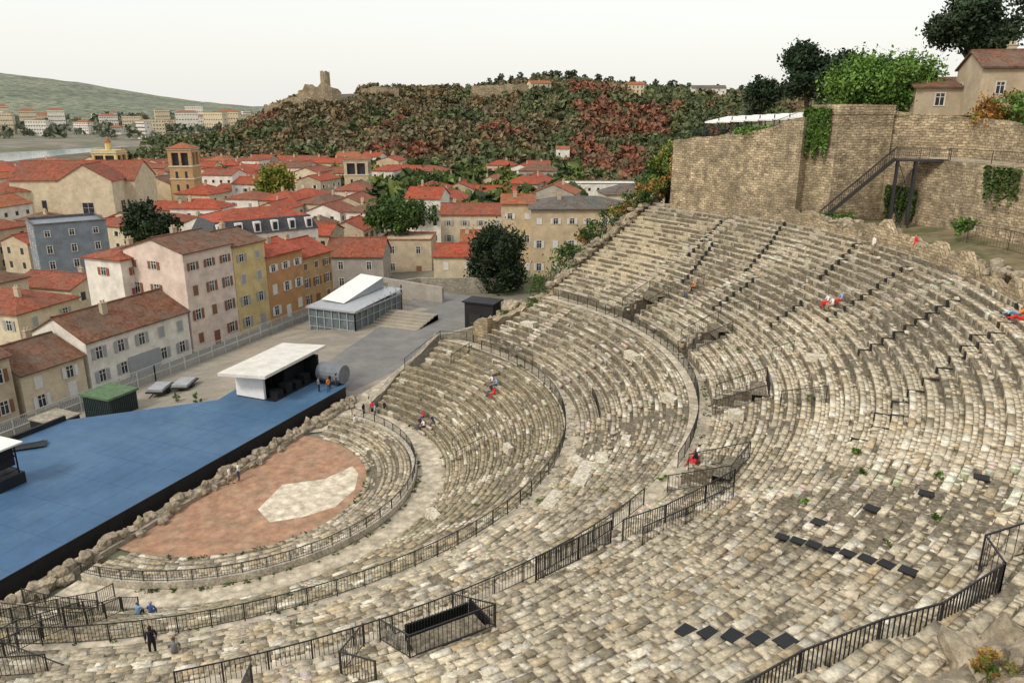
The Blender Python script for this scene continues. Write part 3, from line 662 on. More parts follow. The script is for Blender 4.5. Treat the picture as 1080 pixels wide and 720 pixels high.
def belltower(name,x,y,z0,w,h,wc,top='pyr',rot=25):
    e=empty(name,(x,y,z0),rot*D2R); m=MB(); X=w/2
    m.box(-X,X,-X,X,-2,h-6,0)
    for zz in(h-6,h-10,h-.6): m.box(-X-.2,X+.2,-X-.2,X+.2,zz,zz+.4,1)
    for sx in(-1,1):
        for sy in(-1,1): m.box(sx*(X-.55)-.55,sx*(X-.55)+.55,sy*(X-.55)-.55,sy*(X-.55)+.55,h-5.6,h-.6,0)
    for (a,b) in((0,-1),(0,1),(1,0),(-1,0)):
        if a==0: m.box(-.35,.35,b*(X-.4)-.39,b*(X-.4)+.39,h-5.6,h-.6,0); m.box(-X+1.1,X-1.1,b*(X-.4)-.38,b*(X-.4)+.38,h-1.5,h-.6,0)
        else: m.box(a*(X-.4)-.39,a*(X-.4)+.39,-.35,.35,h-5.6,h-.6,0); m.box(a*(X-.4)-.38,a*(X-.4)+.38,-X+1.1,X-1.1,h-1.5,h-.6,0)
    m.box(-X+1,X-1,-X+1,X-1,h-5.6,h-1,3)
    for k in range(3):
        for u in(-w*.2,w*.2): m.box(u-.4,u+.4,-X-.03,-X+.1,h-9.5-k*4.2,h-7.4-k*4.2,3)
    if top=='pyr':
        c=[(-X-.5,-X-.5,h-.1),(X+.5,-X-.5,h-.1),(X+.5,X+.5,h-.1),(-X-.5,X+.5,h-.1)]
        for i in range(4): m.poly([c[i],c[(i+1)%4],(0,0,h+w*.22)],2)
    else:
        m.box(-X,X,-X,X,h-.2,h+.6,0)
        for k in range(8):
            a=k/8*6.283;b=(k+1)/8*6.283
            m.poly([(1.3*math.cos(a),1.3*math.sin(a),h+.6),(1.3*math.cos(b),1.3*math.sin(b),h+.6),(1.3*math.cos(b),1.3*math.sin(b),h+3.6),(1.3*math.cos(a),1.3*math.sin(a),h+3.6)],0)
            m.poly([(1.6*math.cos(a),1.6*math.sin(a),h+3.6),(1.6*math.cos(b),1.6*math.sin(b),h+3.6),(0,0,h+5.6)],2)
    m.build('tower_body',[WALLS[wc],M_trim,ROOFS[1],M_glass],e)
belltower('church_bell_tower',-153.7,151.4,-5,7.5,24,'ochre')
belltower('church_bell_tower',-236,193,-7,10,21,'yellow','cup')
belltower('square_tower',-123.5,207,-6,9,19,'sand')
occ=[(-40,y_,14) for y_ in range(-10,66,8)]+[(-56,70,14),(-40,81,9),(-38,97,10),(-21,88,8),(-33,119,11),(-2.5,104,13),(-15,104,7),(-24,104,7),(-38,232,18),(-6,168,12),(8,150,10),(-101,65,10),(-158,117,22),(-172,106,12),(-154,151,8),(-236,193,9),(-123,207,8),(-89,75,8),(-44,99,8),(-127,163,9)]
CP=(45.94,-47.09); Fv=(-.3843,.9232); Rv=(.9232,.3843)
def town():
    for gx in range(-560,10,15):
        for gy in range(-10,470,14):
            x=gx+random.uniform(-3.5,3.5); y=gy+random.uniform(-3.5,3.5)
            dx,dy=x-CP[0],y-CP[1]; D=dx*Fv[0]+dy*Fv[1]; r=dx*Rv[0]+dy*Rv[1]
            if D<60 or D>430 or r/D<-.75: continue
            if r/D>.06 and D<430: continue
            if x>-50 and y<135: continue
            if D>380 and r/D>-.1: continue
            if r/D>-.19 and D>205 and random.random()<.75: continue
            if any((x-a)**2+(y-b)**2<(c+5)**2 for a,b,c in occ): continue
            if random.random()<.1: continue
            zt=zg(x,y); near=D<200
            h=random.uniform(5.5,9.5) if near else random.uniform(7,13)
            w=random.uniform(9,15) ; d=random.uniform(8,11.5)
            rot=random.choice((0,90))+(12 if y>90 else 4)+random.uniform(-6,6)
            wc=random.choice(['cream','white','white','beige','sand','pink','cream','grey'])
            rf=random.choice([2,2,3,4,3] if (near and y<60) else [0,0,1,3,2,0,3])
            house('town_house',x,y,zt,w,d,h,rot,wc,rf,kind=random.choice(['gable','gable','hip']),floors=2 if h<8 else 3,cols=max(2,int(w/3)),sh=random.choice(['white','brown','grey',None]),detail=1 if D>130 else 2,chim=random.choice([0,1,1]),pitch=random.uniform(.3,.45))
town()
for k in range(60):
    L_=random.uniform(-1150,-360); D=random.uniform(1150,1750)
    x=CP[0]+Fv[0]*D+Rv[0]*L_*D/1300; y=CP[1]+Fv[1]*D+Rv[1]*L_*D/1300
    house('apartment_block',x,y,ip(D,[1150,1750],[-12,4]),random.uniform(14,38),14,random.choice([9,15,22,30]),random.uniform(0,60),random.choice(['white','white','cream']),1,kind=random.choice(['flat','flat','flat','hip']),floors=4,cols=8,sh=None,detail=1,chim=0,ww=2.2,wh=1.6,door=False)
# ------------------------------------------------------------------ hills
def hillmesh(name,Ls,Ds,fz,matr):
    V=[];F=[];nd=len(Ds)
    for L_ in Ls:
        for D in Ds:
            V.append((CP[0]+Fv[0]*D+Rv[0]*L_,CP[1]+Fv[1]*D+Rv[1]*L_,fz(L_,D)))
    for i in range(len(Ls)-1):
        for j in range(nd-1): F.append((i*nd+j,(i+1)*nd+j,(i+1)*nd+j+1,i*nd+j+1))
    return fastmesh(name,np.array(V),np.array(F),np.ones((len(F),3)),[matr],smooth=True)
LX=[-330,-298,-260,-221,-183,-160,-107,-76,-31,15,46,84,122,168,214,275,350,520]
LZ=[-12,-9,0,12,31,38,40,42,42,45,45,43,41,38,36,37,38,30]
def castlehill(L_,D):
    Lr=L_*640/D if D>430 else L_*1.45
    zr=ip(Lr,LX,LZ); t=min(1,max(0,(D-425)/205)); p=t*t*(3-2*t)*.75+t*.25
    if D>640: p=1-(D-640)/900
    n=noise.noise(Vector((L_*.012,D*.008,0)))*12*min(1,t*2)*(1-t*.6)+noise.noise(Vector((L_*.04,D*.03,5)))*3*min(1,t*2)*(1-t*.5)
    return -9+(zr+9)*p+n*(1 if zr>0 else .3)
hillmesh('castle_hill',np.arange(-420,560,9),np.arange(405,860,9),castlehill,M_forest)
def fh(L_,D):
    u=540+L_/D*812/.97; v=ip(u,[-200,0,100,200,270,330,600,1300],[70,80,91,106,113,110,104,100])
    zr=32+3000*(112-v)/812*1.0; t=min(1,max(0,(D-1600)/1400)); return -12+(zr+12)*(t*t*(3-2*t))*(1 if D<=3000 else 1-(D-3000)/4000)+noise.noise(Vector((L_*.002,D*.002,0)))*30*t*(1-t)*3+noise.noise(Vector((L_*.02,D*.01,3)))*5*t
hillmesh('distant_hills',np.arange(-3600,3600,45),np.arange(1500,4400,60),fh,M_far)
def crowns(name,pos,rad,cols,nq=46,vr=.25):
    n=len(pos); d=rng.normal(size=(n,nq,3)); d/=np.linalg.norm(d,axis=2,keepdims=True); d[:,:,2]=np.abs(d[:,:,2])*1.1-.25
    rr=rng.uniform(.55,1.05,size=(n,nq,1)); P=pos[:,None,:]+d*rr*rad[:,None,None]
    C=cols[:,None,:]*rng.uniform(1-vr,1+vr,size=(n,nq,1))
    V,F,C=leafquads(P.reshape(-1,3),(rad[:,None]*rng.uniform(.24,.46,size=(n,nq))).ravel(),C.reshape(-1,3))
    return fastmesh(name,V,F,C,[M_leaf])
pos=[];rad=[];cl=[]
G=[(.085,.105,.045),(.1,.12,.05),(.07,.088,.04),(.12,.135,.055)];RB=[(.21,.085,.05),(.18,.09,.055),(.24,.1,.055),(.16,.095,.055)];BR=[(.165,.13,.07),(.135,.115,.065),(.185,.155,.085),(.2,.14,.07)]  # crown colours lightened and greyed to paint in distance haze
for k in range(7800):
    D=random.uniform(415,700); L_=random.uniform(-330,420)*D/640
    Lr=L_*640/D; z=castlehill(L_,D)
    if Lr<-300 : continue
    x=CP[0]+Fv[0]*D+Rv[0]*L_; y=CP[1]+Fv[1]*D+Rv[1]*L_
    n=noise.noise(Vector((x*.02,y*.02,2))); n2=noise.noise(Vector((x*.03,y*.03,7)))
    hgt=(z+9)/50
    red=math.exp(-((Lr-80)/65)**2)*.62*(1 if hgt<.78 else .2)+n*.9+random.uniform(-.15,.15)
    brn=.38*math.exp(-((Lr+120)/110)**2)+n2*.9+random.uniform(-.15,.15)
    c=random.choice(RB) if red>.42 else random.choice(BR) if brn>.2 else random.choice(G)
    if random.random()<.1: c=random.choice(G+BR)
    if n2<-.38 and Lr<-60 and D>520: continue
    if abs(Lr+146)<26 and D>575: continue
    r=random.uniform(2.4,4.8) if random.random()<.8 else random.uniform(4.6,6.2)
    pos.append((x,y,z+r*.5)); rad.append(r); cl.append(c)
crowns('hillside_forest',np.array(pos),np.array(rad),np.array(cl))
pos=[];rad=[];cl=[]
for k in range(80):
    Lr=random.choice([random.uniform(-40,10),random.uniform(0,130),random.uniform(60,210),random.uniform(10,60)]); D=650
    x=CP[0]+Fv[0]*D+Rv[0]*Lr; y=CP[1]+Fv[1]*D+Rv[1]*Lr; z=castlehill(Lr,D); s_=random.uniform(.6,1.4)
    for q in range(3): pos.append((x,y,z+(3+q*2.5)*s_)); rad.append((3.4-q*.7)*s_); cl.append(random.choice([(.05,.065,.035),(.06,.08,.04)]))
crowns('ridge_trees',np.array(pos),np.array(rad),np.array(cl))
pos=[];rad=[];cl=[]
for k in range(520):
    t=random.random(); x=-440-t*330+random.uniform(-30,30); y=400+t*380+random.uniform(-30,30); r=random.uniform(5,9)
    if x<-490 and y<640: continue
    pos.append((x,y,max(zg(x,y),-17)+r*.7)); rad.append(r); cl.append(random.choice(G))
GT=[(.045,.075,.02),(.06,.09,.025),(.035,.055,.018),(.09,.13,.03),(.12,.15,.035)]
for k in range(520):
    D=random.uniform(205,420); L_=random.uniform(-.62,.08)*D
    if L_/D>-.19 or D<330: L_=random.uniform(-.19,.09)*D
    if D<330 and L_/D<-.2: continue
    x=CP[0]+Fv[0]*D+Rv[0]*L_; y=CP[1]+Fv[1]*D+Rv[1]*L_
    if any((x-a)**2+(y-b)**2<(c+1)**2 for a,b,c in occ): continue
    r=random.uniform(3.2,6); pos.append((x,y,zg(x,y)+r*1.1)); rad.append(r); cl.append(random.choice(GT))
crowns('town_tree_mass',np.array(pos),np.array(rad),np.array(cl),90,.35)
pos=[];rad=[];cl=[]
for k in range(300):
    D=random.uniform(1100,1800); L_=random.uniform(-.9,-.25)*D; x=CP[0]+Fv[0]*D+Rv[0]*L_; y=CP[1]+Fv[1]*D+Rv[1]*L_; r=random.uniform(7,14)
    pos.append((x,y,ip(D,[1150,1750],[-12,4])+r*.4)); rad.append(r); cl.append(random.choice([(.12,.14,.09),(.13,.15,.1),(.15,.16,.11)]))
crowns('far_bank_trees',np.array(pos),np.array(rad),np.array(cl))
def W(L_,D): return (CP[0]+Fv[0]*D+Rv[0]*L_, CP[1]+Fv[1]*D+Rv[1]*L_)
cr=empty('castle_ruin'); m=MB(); cx,cy=W(-143,622); zc=castlehill(-150,622)
for k in range(14):
    a=k/14*6.283;b=(k+1)/14*6.283;R_=3.6; h1=18+random.uniform(-1.2,1.2)
    m.poly([(cx+R_*1.1*math.cos(a),cy+R_*1.1*math.sin(a),zc-5),(cx+R_*1.1*math.cos(b),cy+R_*1.1*math.sin(b),zc-5),(cx+R_*math.cos(b),cy+R_*math.sin(b),zc+h1),(cx+R_*math.cos(a),cy+R_*math.sin(a),zc+h1)],0)
    m.poly([(cx,cy,zc+16.5),(cx+R_*math.cos(a),cy+R_*math.sin(a),zc+h1),(cx+R_*math.cos(b),cy+R_*math.sin(b),zc+h1)],0)
m.build('round_keep',[M_mason],cr)
p=[W(-163,615),W(-158,611),W(-154,610),W(-149,610),W(-141,610),W(-136,611),W(-130,616)]; wall('curtain_wall',p,zc-8,[zc+2,zc+6,zc+9.5,zc+7,zc+10,zc+7.5,zc+2.5],th=6,jag=4,seg=2,par=cr)
p=[W(-172,596),W(-160,590),W(-146,588),W(-130,592),W(-120,598)]; wall('outer_wall',p,zc-14,[zc-3,zc-1,zc-.5,zc-1.5,zc-4],th=3,jag=3,seg=2,par=cr)
wall('hill_wall',[W(-112,600),W(-100,596),W(-84,600)],30,[44,46,44],th=2,jag=1.5,matr=M_mason); wall('hill_wall',[W(-30,600),W(0,596),W(28,600)],30,[46,47.5,46],th=2,jag=1,matr=M_mason)
wall('hill_wall',[W(-182,590),W(-170,585),W(-160,588)],20,[33,34,33],th=2,jag=2,matr=M_mason)
house('hill_farm_house',*W(20,600),42,16,9,6,40,'cream',1,floors=2,cols=4,sh=None,detail=1); house('hill_farm_house',*W(92,600),41,12,9,6,10,'cream',1,floors=2,cols=4,sh=None,detail=1)
house('hill_farm_house',*W(150,620),39,26,9,6,20,'white',4,floors=1,cols=6,sh=None,detail=1,chim=0); house('hill_small_house',*W(30,468),2,8,6,6,20,'white',1,floors=1,cols=2,sh=None,detail=1,chim=0)
# ------------------------------------------------------------------ individual trees
leafy('round_green_tree',-44.4,102,-2,17.5,7,'green',9000,.38,clumps=110)
leafy('bright_green_tree',-127,163,-5,19,7.5,'yellow',6000,.5)
leafy('dark_green_tree',-89.5,75,-3.5,16,7.2,'dark',8000,.4)
leafy('dark_green_tree',-9.7,80,-.5,13.8,6.4,'dark',13000,.3,trunk=.04,zc=.42,lobes=16,clumps=160)
leafy('light_green_tree',8.5,76,3,6.5,3.8,'bright',5500,.22,trunk=.08,zc=.5); leafy('light_green_tree',13.0,71.5,6,5.5,3.0,'bright',4500,.2,trunk=.08,zc=.5)
leafy('broadleaf_tree',49.7,57.4,29.4,8.4,6.3,'bright',20000,.21,clumps=190,lobes=14,zc=.58)
leafy('dark_pine_tree',40.5,76,29.5,11.5,4.8,'pine',9000,.28,zc=.55); leafy('dark_pine_tree',44.8,72,30,9.5,3.8,'pine',7000,.28,zc=.55); leafy('dark_pine_tree',34,80,28,8.8,3.2,'pine',4500,.28,zc=.55)
leafy('cedar_tree',60.5,78.6,33,14.5,6.5,'pine',12000,.3,zc=.6,flat=.5); leafy('cedar_tree',70,80,33,17,7,'pine',9000,.3,zc=.6,flat=.5)
leafy('broadleaf_tree',22,72,16,9,4,'green',4000,.28); leafy('broadleaf_tree',24,66,20,7,3.2,'yellow',4000,.24); leafy('broadleaf_tree',26,84,20,9,4,'dark',4000,.28); leafy('broadleaf_tree',18,96,10,15,6,'green',5000,.35)
leafy('broadleaf_tree',2,128,-3,13,6,'green',5000,.4); leafy('broadleaf_tree',-52,128,-3,13,6,'green',5000,.4); leafy('broadleaf_tree',-60,150,-3,14,7,'green',5000,.4); leafy('broadleaf_tree',-75,175,-4,15,7,'green',5000,.45); leafy('broadleaf_tree',-30,150,-3,12,7,'yellow',5000,.45)
bush('hillside_shrubs',[(15.5,55,15.5,2.2,2,1.6),(18,58,17.5,2.5,2,1.8),(21,57,19.5,2,1.8,1.6),(13,52,13,1.6,1.6,1.3),(11,58,10,3,3,2),(6,62,6,3,3,2),(24,56,22,1.8,1.6,1.6),(22,62,20,3,3,2.5),(26,58,24.5,2,2.5,2.5),(26,66,24,2.5,3,2.5),(20.4,51.3,17.5,1.2,1.5,1),(23,52.6,20.6,1.3,1.4,1.2)],800,'green',.2)
bush('autumn_shrubs',[(19.5,55.6,18.6,1.8,1.6,1.4),(22.3,55,20.6,1.6,1.5,1.5),(24.5,53,22.2,1.2,1.2,1.4),(14,56,14.5,1.4,1.4,1.2),(26.4,54.5,24,1.4,1.4,1.8),(18.3,47.2,14.8,.9,1.1,.7)],600,'orange',.18)
bush('slope_shrubs',[(66,34,31,4,4,1.8),(70,28,31,4,4,2),(62,40,31.6,3.5,3,1.5),(73,20,31,4,4,2),(76,12,31,4,4,2)],1100,'bright',.2)
bush('autumn_slope_shrubs',[(58.5,43.5,31.5,1.8,1.6,1.6),(67,36,32.4,3,2.4,1.7),(69,30.5,32.8,3,2,1.5),(61,44,32,2,2,1.3),(64,42,33.2,2.4,2,1.4)],900,'orange',.18)
bush('foot_shrubs',[(46.5,40.2,20.8,1.6,1,.8),(44.8,40.3,20.8,1,.8,.6),(56.5,30,22,1,1,.8)],500,'bright',.15)
bush('dry_grass_shrubs',[(*p2(58.6,-31),20.4,.5,.5,.35),(*p2(59.2,-28),20.8,.6,.5,.4),(*p2(58.3,-34.5),20.0,.4,.4,.3),(*p2(59.6,-25),21,.6,.6,.4),(*p2(60.2,-31),21.4,.6,.6,.4)],420,'orange',.05)
q=[]
for (r,a) in((52.9,-15.5),(49,-10),(46,3),(38.6,-8),(50,-13.5),(54,-20),(43,22),(39.6,-11.5),(30.4,-8),(28.9,52),(48.5,-17),(56.5,-9),(57.5,-35),(58.5,-31)): x,y,_=pol(r,a); q.append((x,y,zrow(r)+.1,.35,.35,.18))
bush('grass_tufts',q,140,'bright',.07)
q=[]
for k in range(260): 
    a=random.uniform(-75,75); r=random.choice([16.1,28.8,39.7,39.5,18.4,16.0,random.uniform(19,57),11.4]); x,y,_=pol(r,a); q.append((x,y,zrow(r)+.03,.3,.3,.09))
bush('weeds_grass',q,34,'green',.06)
house('upper_stone_house',63.0,52.5,31.8,11,8,4.0,10,'beige',2,floors=1,cols=3,sh=None,pitch=.4,ww=.8,wh=1.1,door=False); house('upper_stone_house',54.8,55,31.6,5,5,2.4,10,'stonewall',2,floors=1,cols=1,sh=None,kind='shed',chim=0,door=False); house('upper_stone_house',71,48,31.5,9,9,6.2,15,'beige',2,floors=2,cols=2,sh='brown',gcols=1)
# ------------------------------------------------------------------ court
m=MB()
m.poly([(-28,-40,-1.0),(-20.5,-40,-.03),(-20.5,62,-.03),(-28,62,-1.0)],0); m.poly([(-20.5,-40,-.03),(-2,-40,-.03),(-2,62,-.03),(-20.5,62,-.03)],0)
m.poly([(-31.2,-40,-1.2),(-28,-40,-1.0),(-28,62,-1.0),(-31.2,62,-1.2)],0)
m.poly([(-2,20,-.03),(9,22,-.02),(9,60,-.02),(-2,62,-.03)],0)
m.build('courtyard_ground',[M_court])
m=MB(); m.poly([(-12,24,-.01),(-4,24,-.01),(-1,50,-.01),(-9,72,-.01),(-22,74,-.2),(-16,50,-.01)],0); m.poly([(-35.4,-40,-1.36),(-31.4,-40,-1.3),(-31.4,62,-1.3),(-35.4,62,-1.36)],0); m.build('asphalt_road',[M_asph])
m=MB(); m.box(-31.5,-31.3,-40,62,-1.4,-1.18); m.build('kerb',[M_trim])
m=MB(); m.poly([(-1.2,12,.005),(3,15.5,.005),(7,17.5,.005),(6,30,.005),(1,44,.005),(-3,40,.005),(-2.4,22,.005)],0); m.build('pale_path',[M_pale])
def meshfence(name,pts,h=2.2):
    m=MB()
    for i in range(len(pts)-1):
        a=Vector(pts[i]);b=Vector(pts[i+1]); L=(b-a).length;n=max(1,int(L/2.5))
        for k in range(n+1): p=a.lerp(b,k/n); m.bar(p,p+Vector((0,0,h)),.05)
        for z_ in(.1,h*.5,h): m.bar(a+Vector((0,0,z_)),b+Vector((0,0,z_)),.03)
        n=int(L/.2)
        for k in range(n): p=a.lerp(b,k/n); m.bar(p,p+Vector((0,0,h)),.012)
    return m.build(name,[mat('galvanised_steel',(.4,.43,.42),rough=.5,var=.1,bump=0,metal=.2)])
meshfence('mesh_fence',[(-30.3,-12,-1.2),(-30.6,20,-1.2),(-31,60,-1.2)])
m=MB(); m.box(-31.15,-30.95,-12,60,-1.3,-.3); m.build('street_wall',[WALLS['grey']])
wall('court_back_wall',[(-30,62),(-22,73),(-9,78)],-2,[2,2.2,2.2],th=.5,matr=M_masong)
wall('court_back_wall',[(-27,68),(-14,66)],-1,[2.8,2.6],th=.5,matr=WALLS['grey'])
m=MB()
for k in range(6): m.box(-19+.1*k,-9.5,49+k*1.1,56,-.2,.05+k*.17-.001*k)
m.build('broad_stone_steps',[M_court])
# ------------------------------------------------------------------ stage
sg=empty('concert_stage'); m=MB()
poly=[(-3.1,-36),(-3.1,21.5),(-6.5,25.5),(-14.6,19),(-13.6,12.8),(-23.8,2.4),(-23.6,-4.6),(-16,-10),(-16,-36)]
zt=1.5
m.poly([(x,y,zt) for x,y in poly],0)
for i in range(len(poly)):
    a=poly[i];b=poly[(i+1)%len(poly)]; m.poly([(*a,-.3),(*b,-.3),(*b,zt-.004),(*a,zt-.004)][::-1],1)
m.build('deck',[M_blue,M_black],sg)
m=MB()
for k in range(9): m.box(-3.14,-3.08,-36+k*6.4,-36+k*6.4+.05,0,zt)
m.box(-3.13,-3.05,-36,21.5,zt-.05,zt+.012); m.build('edge_strip',[M_black],sg)
m=MB()
for x in np.arange(-14,-4,2.0): m.box(x,x+.015,-35,12,zt+.003,zt+.006)
for y in np.arange(-34,12,4.0): m.box(-15,-3.3,y,y+.015,zt+.0065,zt+.009)
m.build('deck_seams',[mat('seam_tape',(.03,.07,.14),var=0,bump=0)],sg)
m=MB(); m.poly([(-23.5,-5,zt+.2),(-20.6,-2.0,zt+.2),(-19.6,-3,zt+.2),(-22.5,-6,zt+.2)],0); m.box(-24.0,-23.7,-4.5,2.4,zt,zt+.5); m.bar((-20.8,-2.2,zt+.1),(-24,-8,zt+.1),.12); m.build('deck_ramp',[M_black],sg)
bt=empty('canopy_booth'); m=MB()
m.box(-12.6,-7.4,14.6,22.6,0,1.6,0); m.box(-12.6,-12.3,14.6,22.6,1.6,4.5,1); m.box(-12.3,-8.8,14.6,14.9,1.6,4.5,1); m.box(-12.3,-7.4,22.3,22.6,1.6,4.5,0); m.box(-12.2,-9.2,18.5,22.2,1.6,4.4,0)
m.build('body',[M_black,M_white],bt); m=MB(); T=Matrix.Translation((-10.3,18.5,4.75))@Matrix.Rotation(math.radians(-3),4,'Y')@Matrix.Rotation(math.radians(4),4,'Z')
m.box(-3.0,3.0,-5.9,5.9,-.16,.16,T=T); m.build('roof',[mat('canopy_sheet',(.6,.585,.54),var=.15,scale=.8,col2=(.5,.47,.4),bump=.05)],bt)
m=MB(); 
for k in range(4): m.box(-8.7,-7.6,15.3+k*1.6,16.3+k*1.6,1.6,2.4+.3*(k%2))
m.build('equipment',[M_black],bt)
m=MB(); cx,cy,cz=-5.4,22.4,2.6
for k in range(16):
    a=k/16*6.283;b=(k+1)/16*6.283;R_=1.1
    m.poly([(cx-1.6,cy+R_*math.cos(a),cz+R_*math.sin(a)),(cx+1.6,cy+R_*math.cos(a),cz+R_*math.sin(a)),(cx+1.6,cy+R_*math.cos(b),cz+R_*math.sin(b)),(cx-1.6,cy+R_*math.cos(b),cz+R_*math.sin(b))],0)
    m.poly([(cx+1.6,cy,cz),(cx+1.6,cy+R_*math.cos(b),cz+R_*math.sin(b)),(cx+1.6,cy+R_*math.cos(a),cz+R_*math.sin(a))],0)
m.box(cx-1.4,cx+1.4,cy-1,cy+1,1.5,1.75,1)
m.build('covered_drum',[mat('grey_tarp',(.16,.18,.2),var=.2,bump=.2),M_black])
m=MB(); m.box(-27.8,-23.8,7.6,11.2,-1.0,1.7,0); m.box(-28,-23.6,7.4,11.4,1.7,1.95,1)
for k in range(14): m.box(-23.79,-23.72,7.7+k*.25,7.8+k*.25,-.9,1.6,0)
for k in range(14): m.box(-27.7+k*.28,-27.6+k*.28,7.53,7.6,-.9,1.6,0)
m.build('shipping_container',[mat('green_black_metal',(.03,.045,.045),rough=.5,var=.2,bump=0),mat('green_roof',(.09,.15,.08),var=.3,bump=.1)])
m=MB(); m.box(-28,-24.5,1.5,4.5,-1,1.2,0); m.box(-28.1,-24.4,1.4,4.6,1.2,1.35,1); m.build('storage_box',[M_black,M_masong])
m=MB()
for (x,y) in((-25.5,16),(-24,18.3)):
    T=Matrix.Translation((x,y,-.5))@Matrix.Rotation(.4,4,'Z')
    m.box(-1,1,-1.8,1.8,.5,.65,T=T); m.box(-.9,.9,-1.6,1.2,.65,.95,T=T,mi=1)
    for sx in(-1,1):
        for k in range(10):
            a=k/10*6.283;b=(k+1)/10*6.283; m.poly([T@Vector((sx*1.02,.38*math.cos(a),.2+.38*math.sin(a))),T@Vector((sx*1.02,.38*math.cos(b),.2+.38*math.sin(b))),T@Vector((sx*.85,.38*math.cos(b),.2+.38*math.sin(b))),T@Vector((sx*.85,.38*math.cos(a),.2+.38*math.sin(a)))])
        m.poly([T@Vector((sx*1.02,.38*math.cos(k/10*6.283),.2+.38*math.sin(k/10*6.283))) for k in range(10)])
    m.bar(T@Vector((0,-1.8,.55)),T@Vector((0,-3,.4)),.05)
m.build('flatbed_trailer',[M_steel,mat('galv_panel',(.3,.32,.33),var=.2,bump=0)])
for (x,y) in((-20.5,13.5),(-18.5,14.2),(-16.8,13.2)): bush('potted_shrub',[(x,y,.5,.5,.5,.5)],160,'green',.1)
gs=empty('glazed_shed'); m=MB(); gal=mat('shed_metal',(.36,.38,.4),rough=.4,var=.15,bump=0,metal=.2)
x0,x1,y0,y1=-26,-17.8,45.5,59
for x in np.linspace(x0,x1,7): m.bar((x,y0,-1),(x,y0,3.0),.07); m.bar((x,y1,-1),(x,y1,4.2),.07)
for y_ in np.linspace(y0,y1,9): m.bar((x1,y_,-1),(x1,y_,3.0+1.2*(y_-y0)/(y1-y0)),.07)
for z_ in(0,1.5,3.0): m.bar((x0,y0,z_),(x1,y0,z_),.05); m.bar((x1,y0,z_),(x1,y1,z_+(.6 if z_>2 else 0)),.05)
m.build('frame',[gal],gs); m=MB(); m.box(x0+.1,x1-.1,y0+.1,y1-.1,-1,2.9,0); m.build('glazing',[mat('shed_glass',(.12,.15,.16),rough=.2,var=.4,scale=.7,bump=0,spec=.5)],gs)
m=MB(); m.poly([(x0-.3,y0-.3,3.05),(x1+.3,y0-.3,3.05),(x1+.3,y1+.3,3.6),(x0-.3,y1+.3,3.6)],0); m.box(x0-.3,x1+.3,y0-.35,y0-.25,2.8,3.04,0); m.box(x1+.25,x1+.35,y0-.2,y1,2.75,3.04,0)
m.poly([(x0+.2,y0+3,3.45),(x0+4.6,y0+2.6,3.3),(x0+5.2,y1-.5,5.3),(x0+.8,y1-.2,5.5)],1); m.poly([(x0+.8,y1-.2,5.5),(x0+5.2,y1-.5,5.3),(x0+5.2,y1-.5,3.4),(x0+.8,y1-.2,3.4)],1)
m.poly([(x0+4.6,y0+2.6,3.3),(x0+5.2,y1-.5,3.6),(x0+5.2,y1-.5,5.3)],0)
m.build('roof',[gal,M_white],gs)
sp=empty('speaker_tower'); m=MB()
for sx in(-.9,.9):
    for sy in(-.9,.9): m.bar((-16+sx,-9.6+sy,1.5),(-16+sx,-9.6+sy,5.0),.05)
for z_ in(1.6,2.8,4.0,5.0):
    for s in(-.9,.9): m.bar((-16.9,-9.6+s,z_),(-15.1,-9.6+s,z_),.035); m.bar((-16+s,-10.5,z_),(-16+s,-8.7,z_),.035)
m.box(-16.8,-15.2,-10.4,-8.8,3.2,4.8); m.box(-17.2,-14.8,-10.8,-8.4,1.52,2.5); m.build('truss',[M_black],sp); m=MB(); m.box(-17.4,-14.6,-11,-8.2,5.05,5.2); m.build('top',[M_white],sp)
m=MB(); m.box(-3.2,1.4,52.6,55.6,-.1,4.2); m.box(-3.5,1.7,52.3,55.9,4.2,4.4); m.build('black_gate_booth',[M_black])
m=MB(); m.box(-2.4,-.6,52.5,52.6,0,2.6); m.build('gate_door',[M_steel])
rm=empty('ruined_substructure')
def rring(r0,r1,a0,a1,z,top,name):
    P=[p2(r0,a0),p2(r0,a1),p2(r1,a1),p2(r1,a0)]
    wall(name,P+[P[0]],z,[top,top-.7,top-.4,top+.6,top],th=-.9,jag=1.2,seg=.8,par=rm)
rring(31.2,38.5,69,73,-1,8.6,'vault_block'); rring(33,41,74.5,79.5,-1,6.6,'vault_block'); rring(40,44,67.5,72,-1,9.8,'vault_block')
it=[]
for k in range(150):
    a=random.uniform(66.0,80); r=random.uniform(30,44); top=7.0+(r-30)*.3-(a-66)*.27; it.append((*p2(r,a),top-1.2+random.uniform(-1.2,.6),random.uniform(.5,1.5),random.uniform(.5,1.5),random.uniform(.5,1.3)))
rockmesh('rubble_core',it,par=rm,amp=.5,sub=2)
bush('ruin_shrubs',[(*p2(36,72),8.3,1.0,1.0,.6),(*p2(39,69),9.6,1.2,1,.6),(*p2(33,76),6.0,1,1,.6),(*p2(41,74),7.6,1.3,1,.8)],380,'green',.13)
m=MB()
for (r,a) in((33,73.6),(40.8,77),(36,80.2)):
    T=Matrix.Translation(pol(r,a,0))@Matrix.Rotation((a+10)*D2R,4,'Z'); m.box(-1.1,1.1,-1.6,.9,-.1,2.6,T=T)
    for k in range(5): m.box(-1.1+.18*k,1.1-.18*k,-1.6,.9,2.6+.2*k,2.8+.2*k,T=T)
m.build('dark_archway',[M_black],rm)  # solid black blocks stand for the shade inside the arch openings
wall('parodos_wall',[p2(18.4,83),p2(24,82.5),p2(28.7,79),p2(31,73)],-.5,[1.5,3.6,6.8,7.6],th=.7,matr=M_masong,jag=.4)
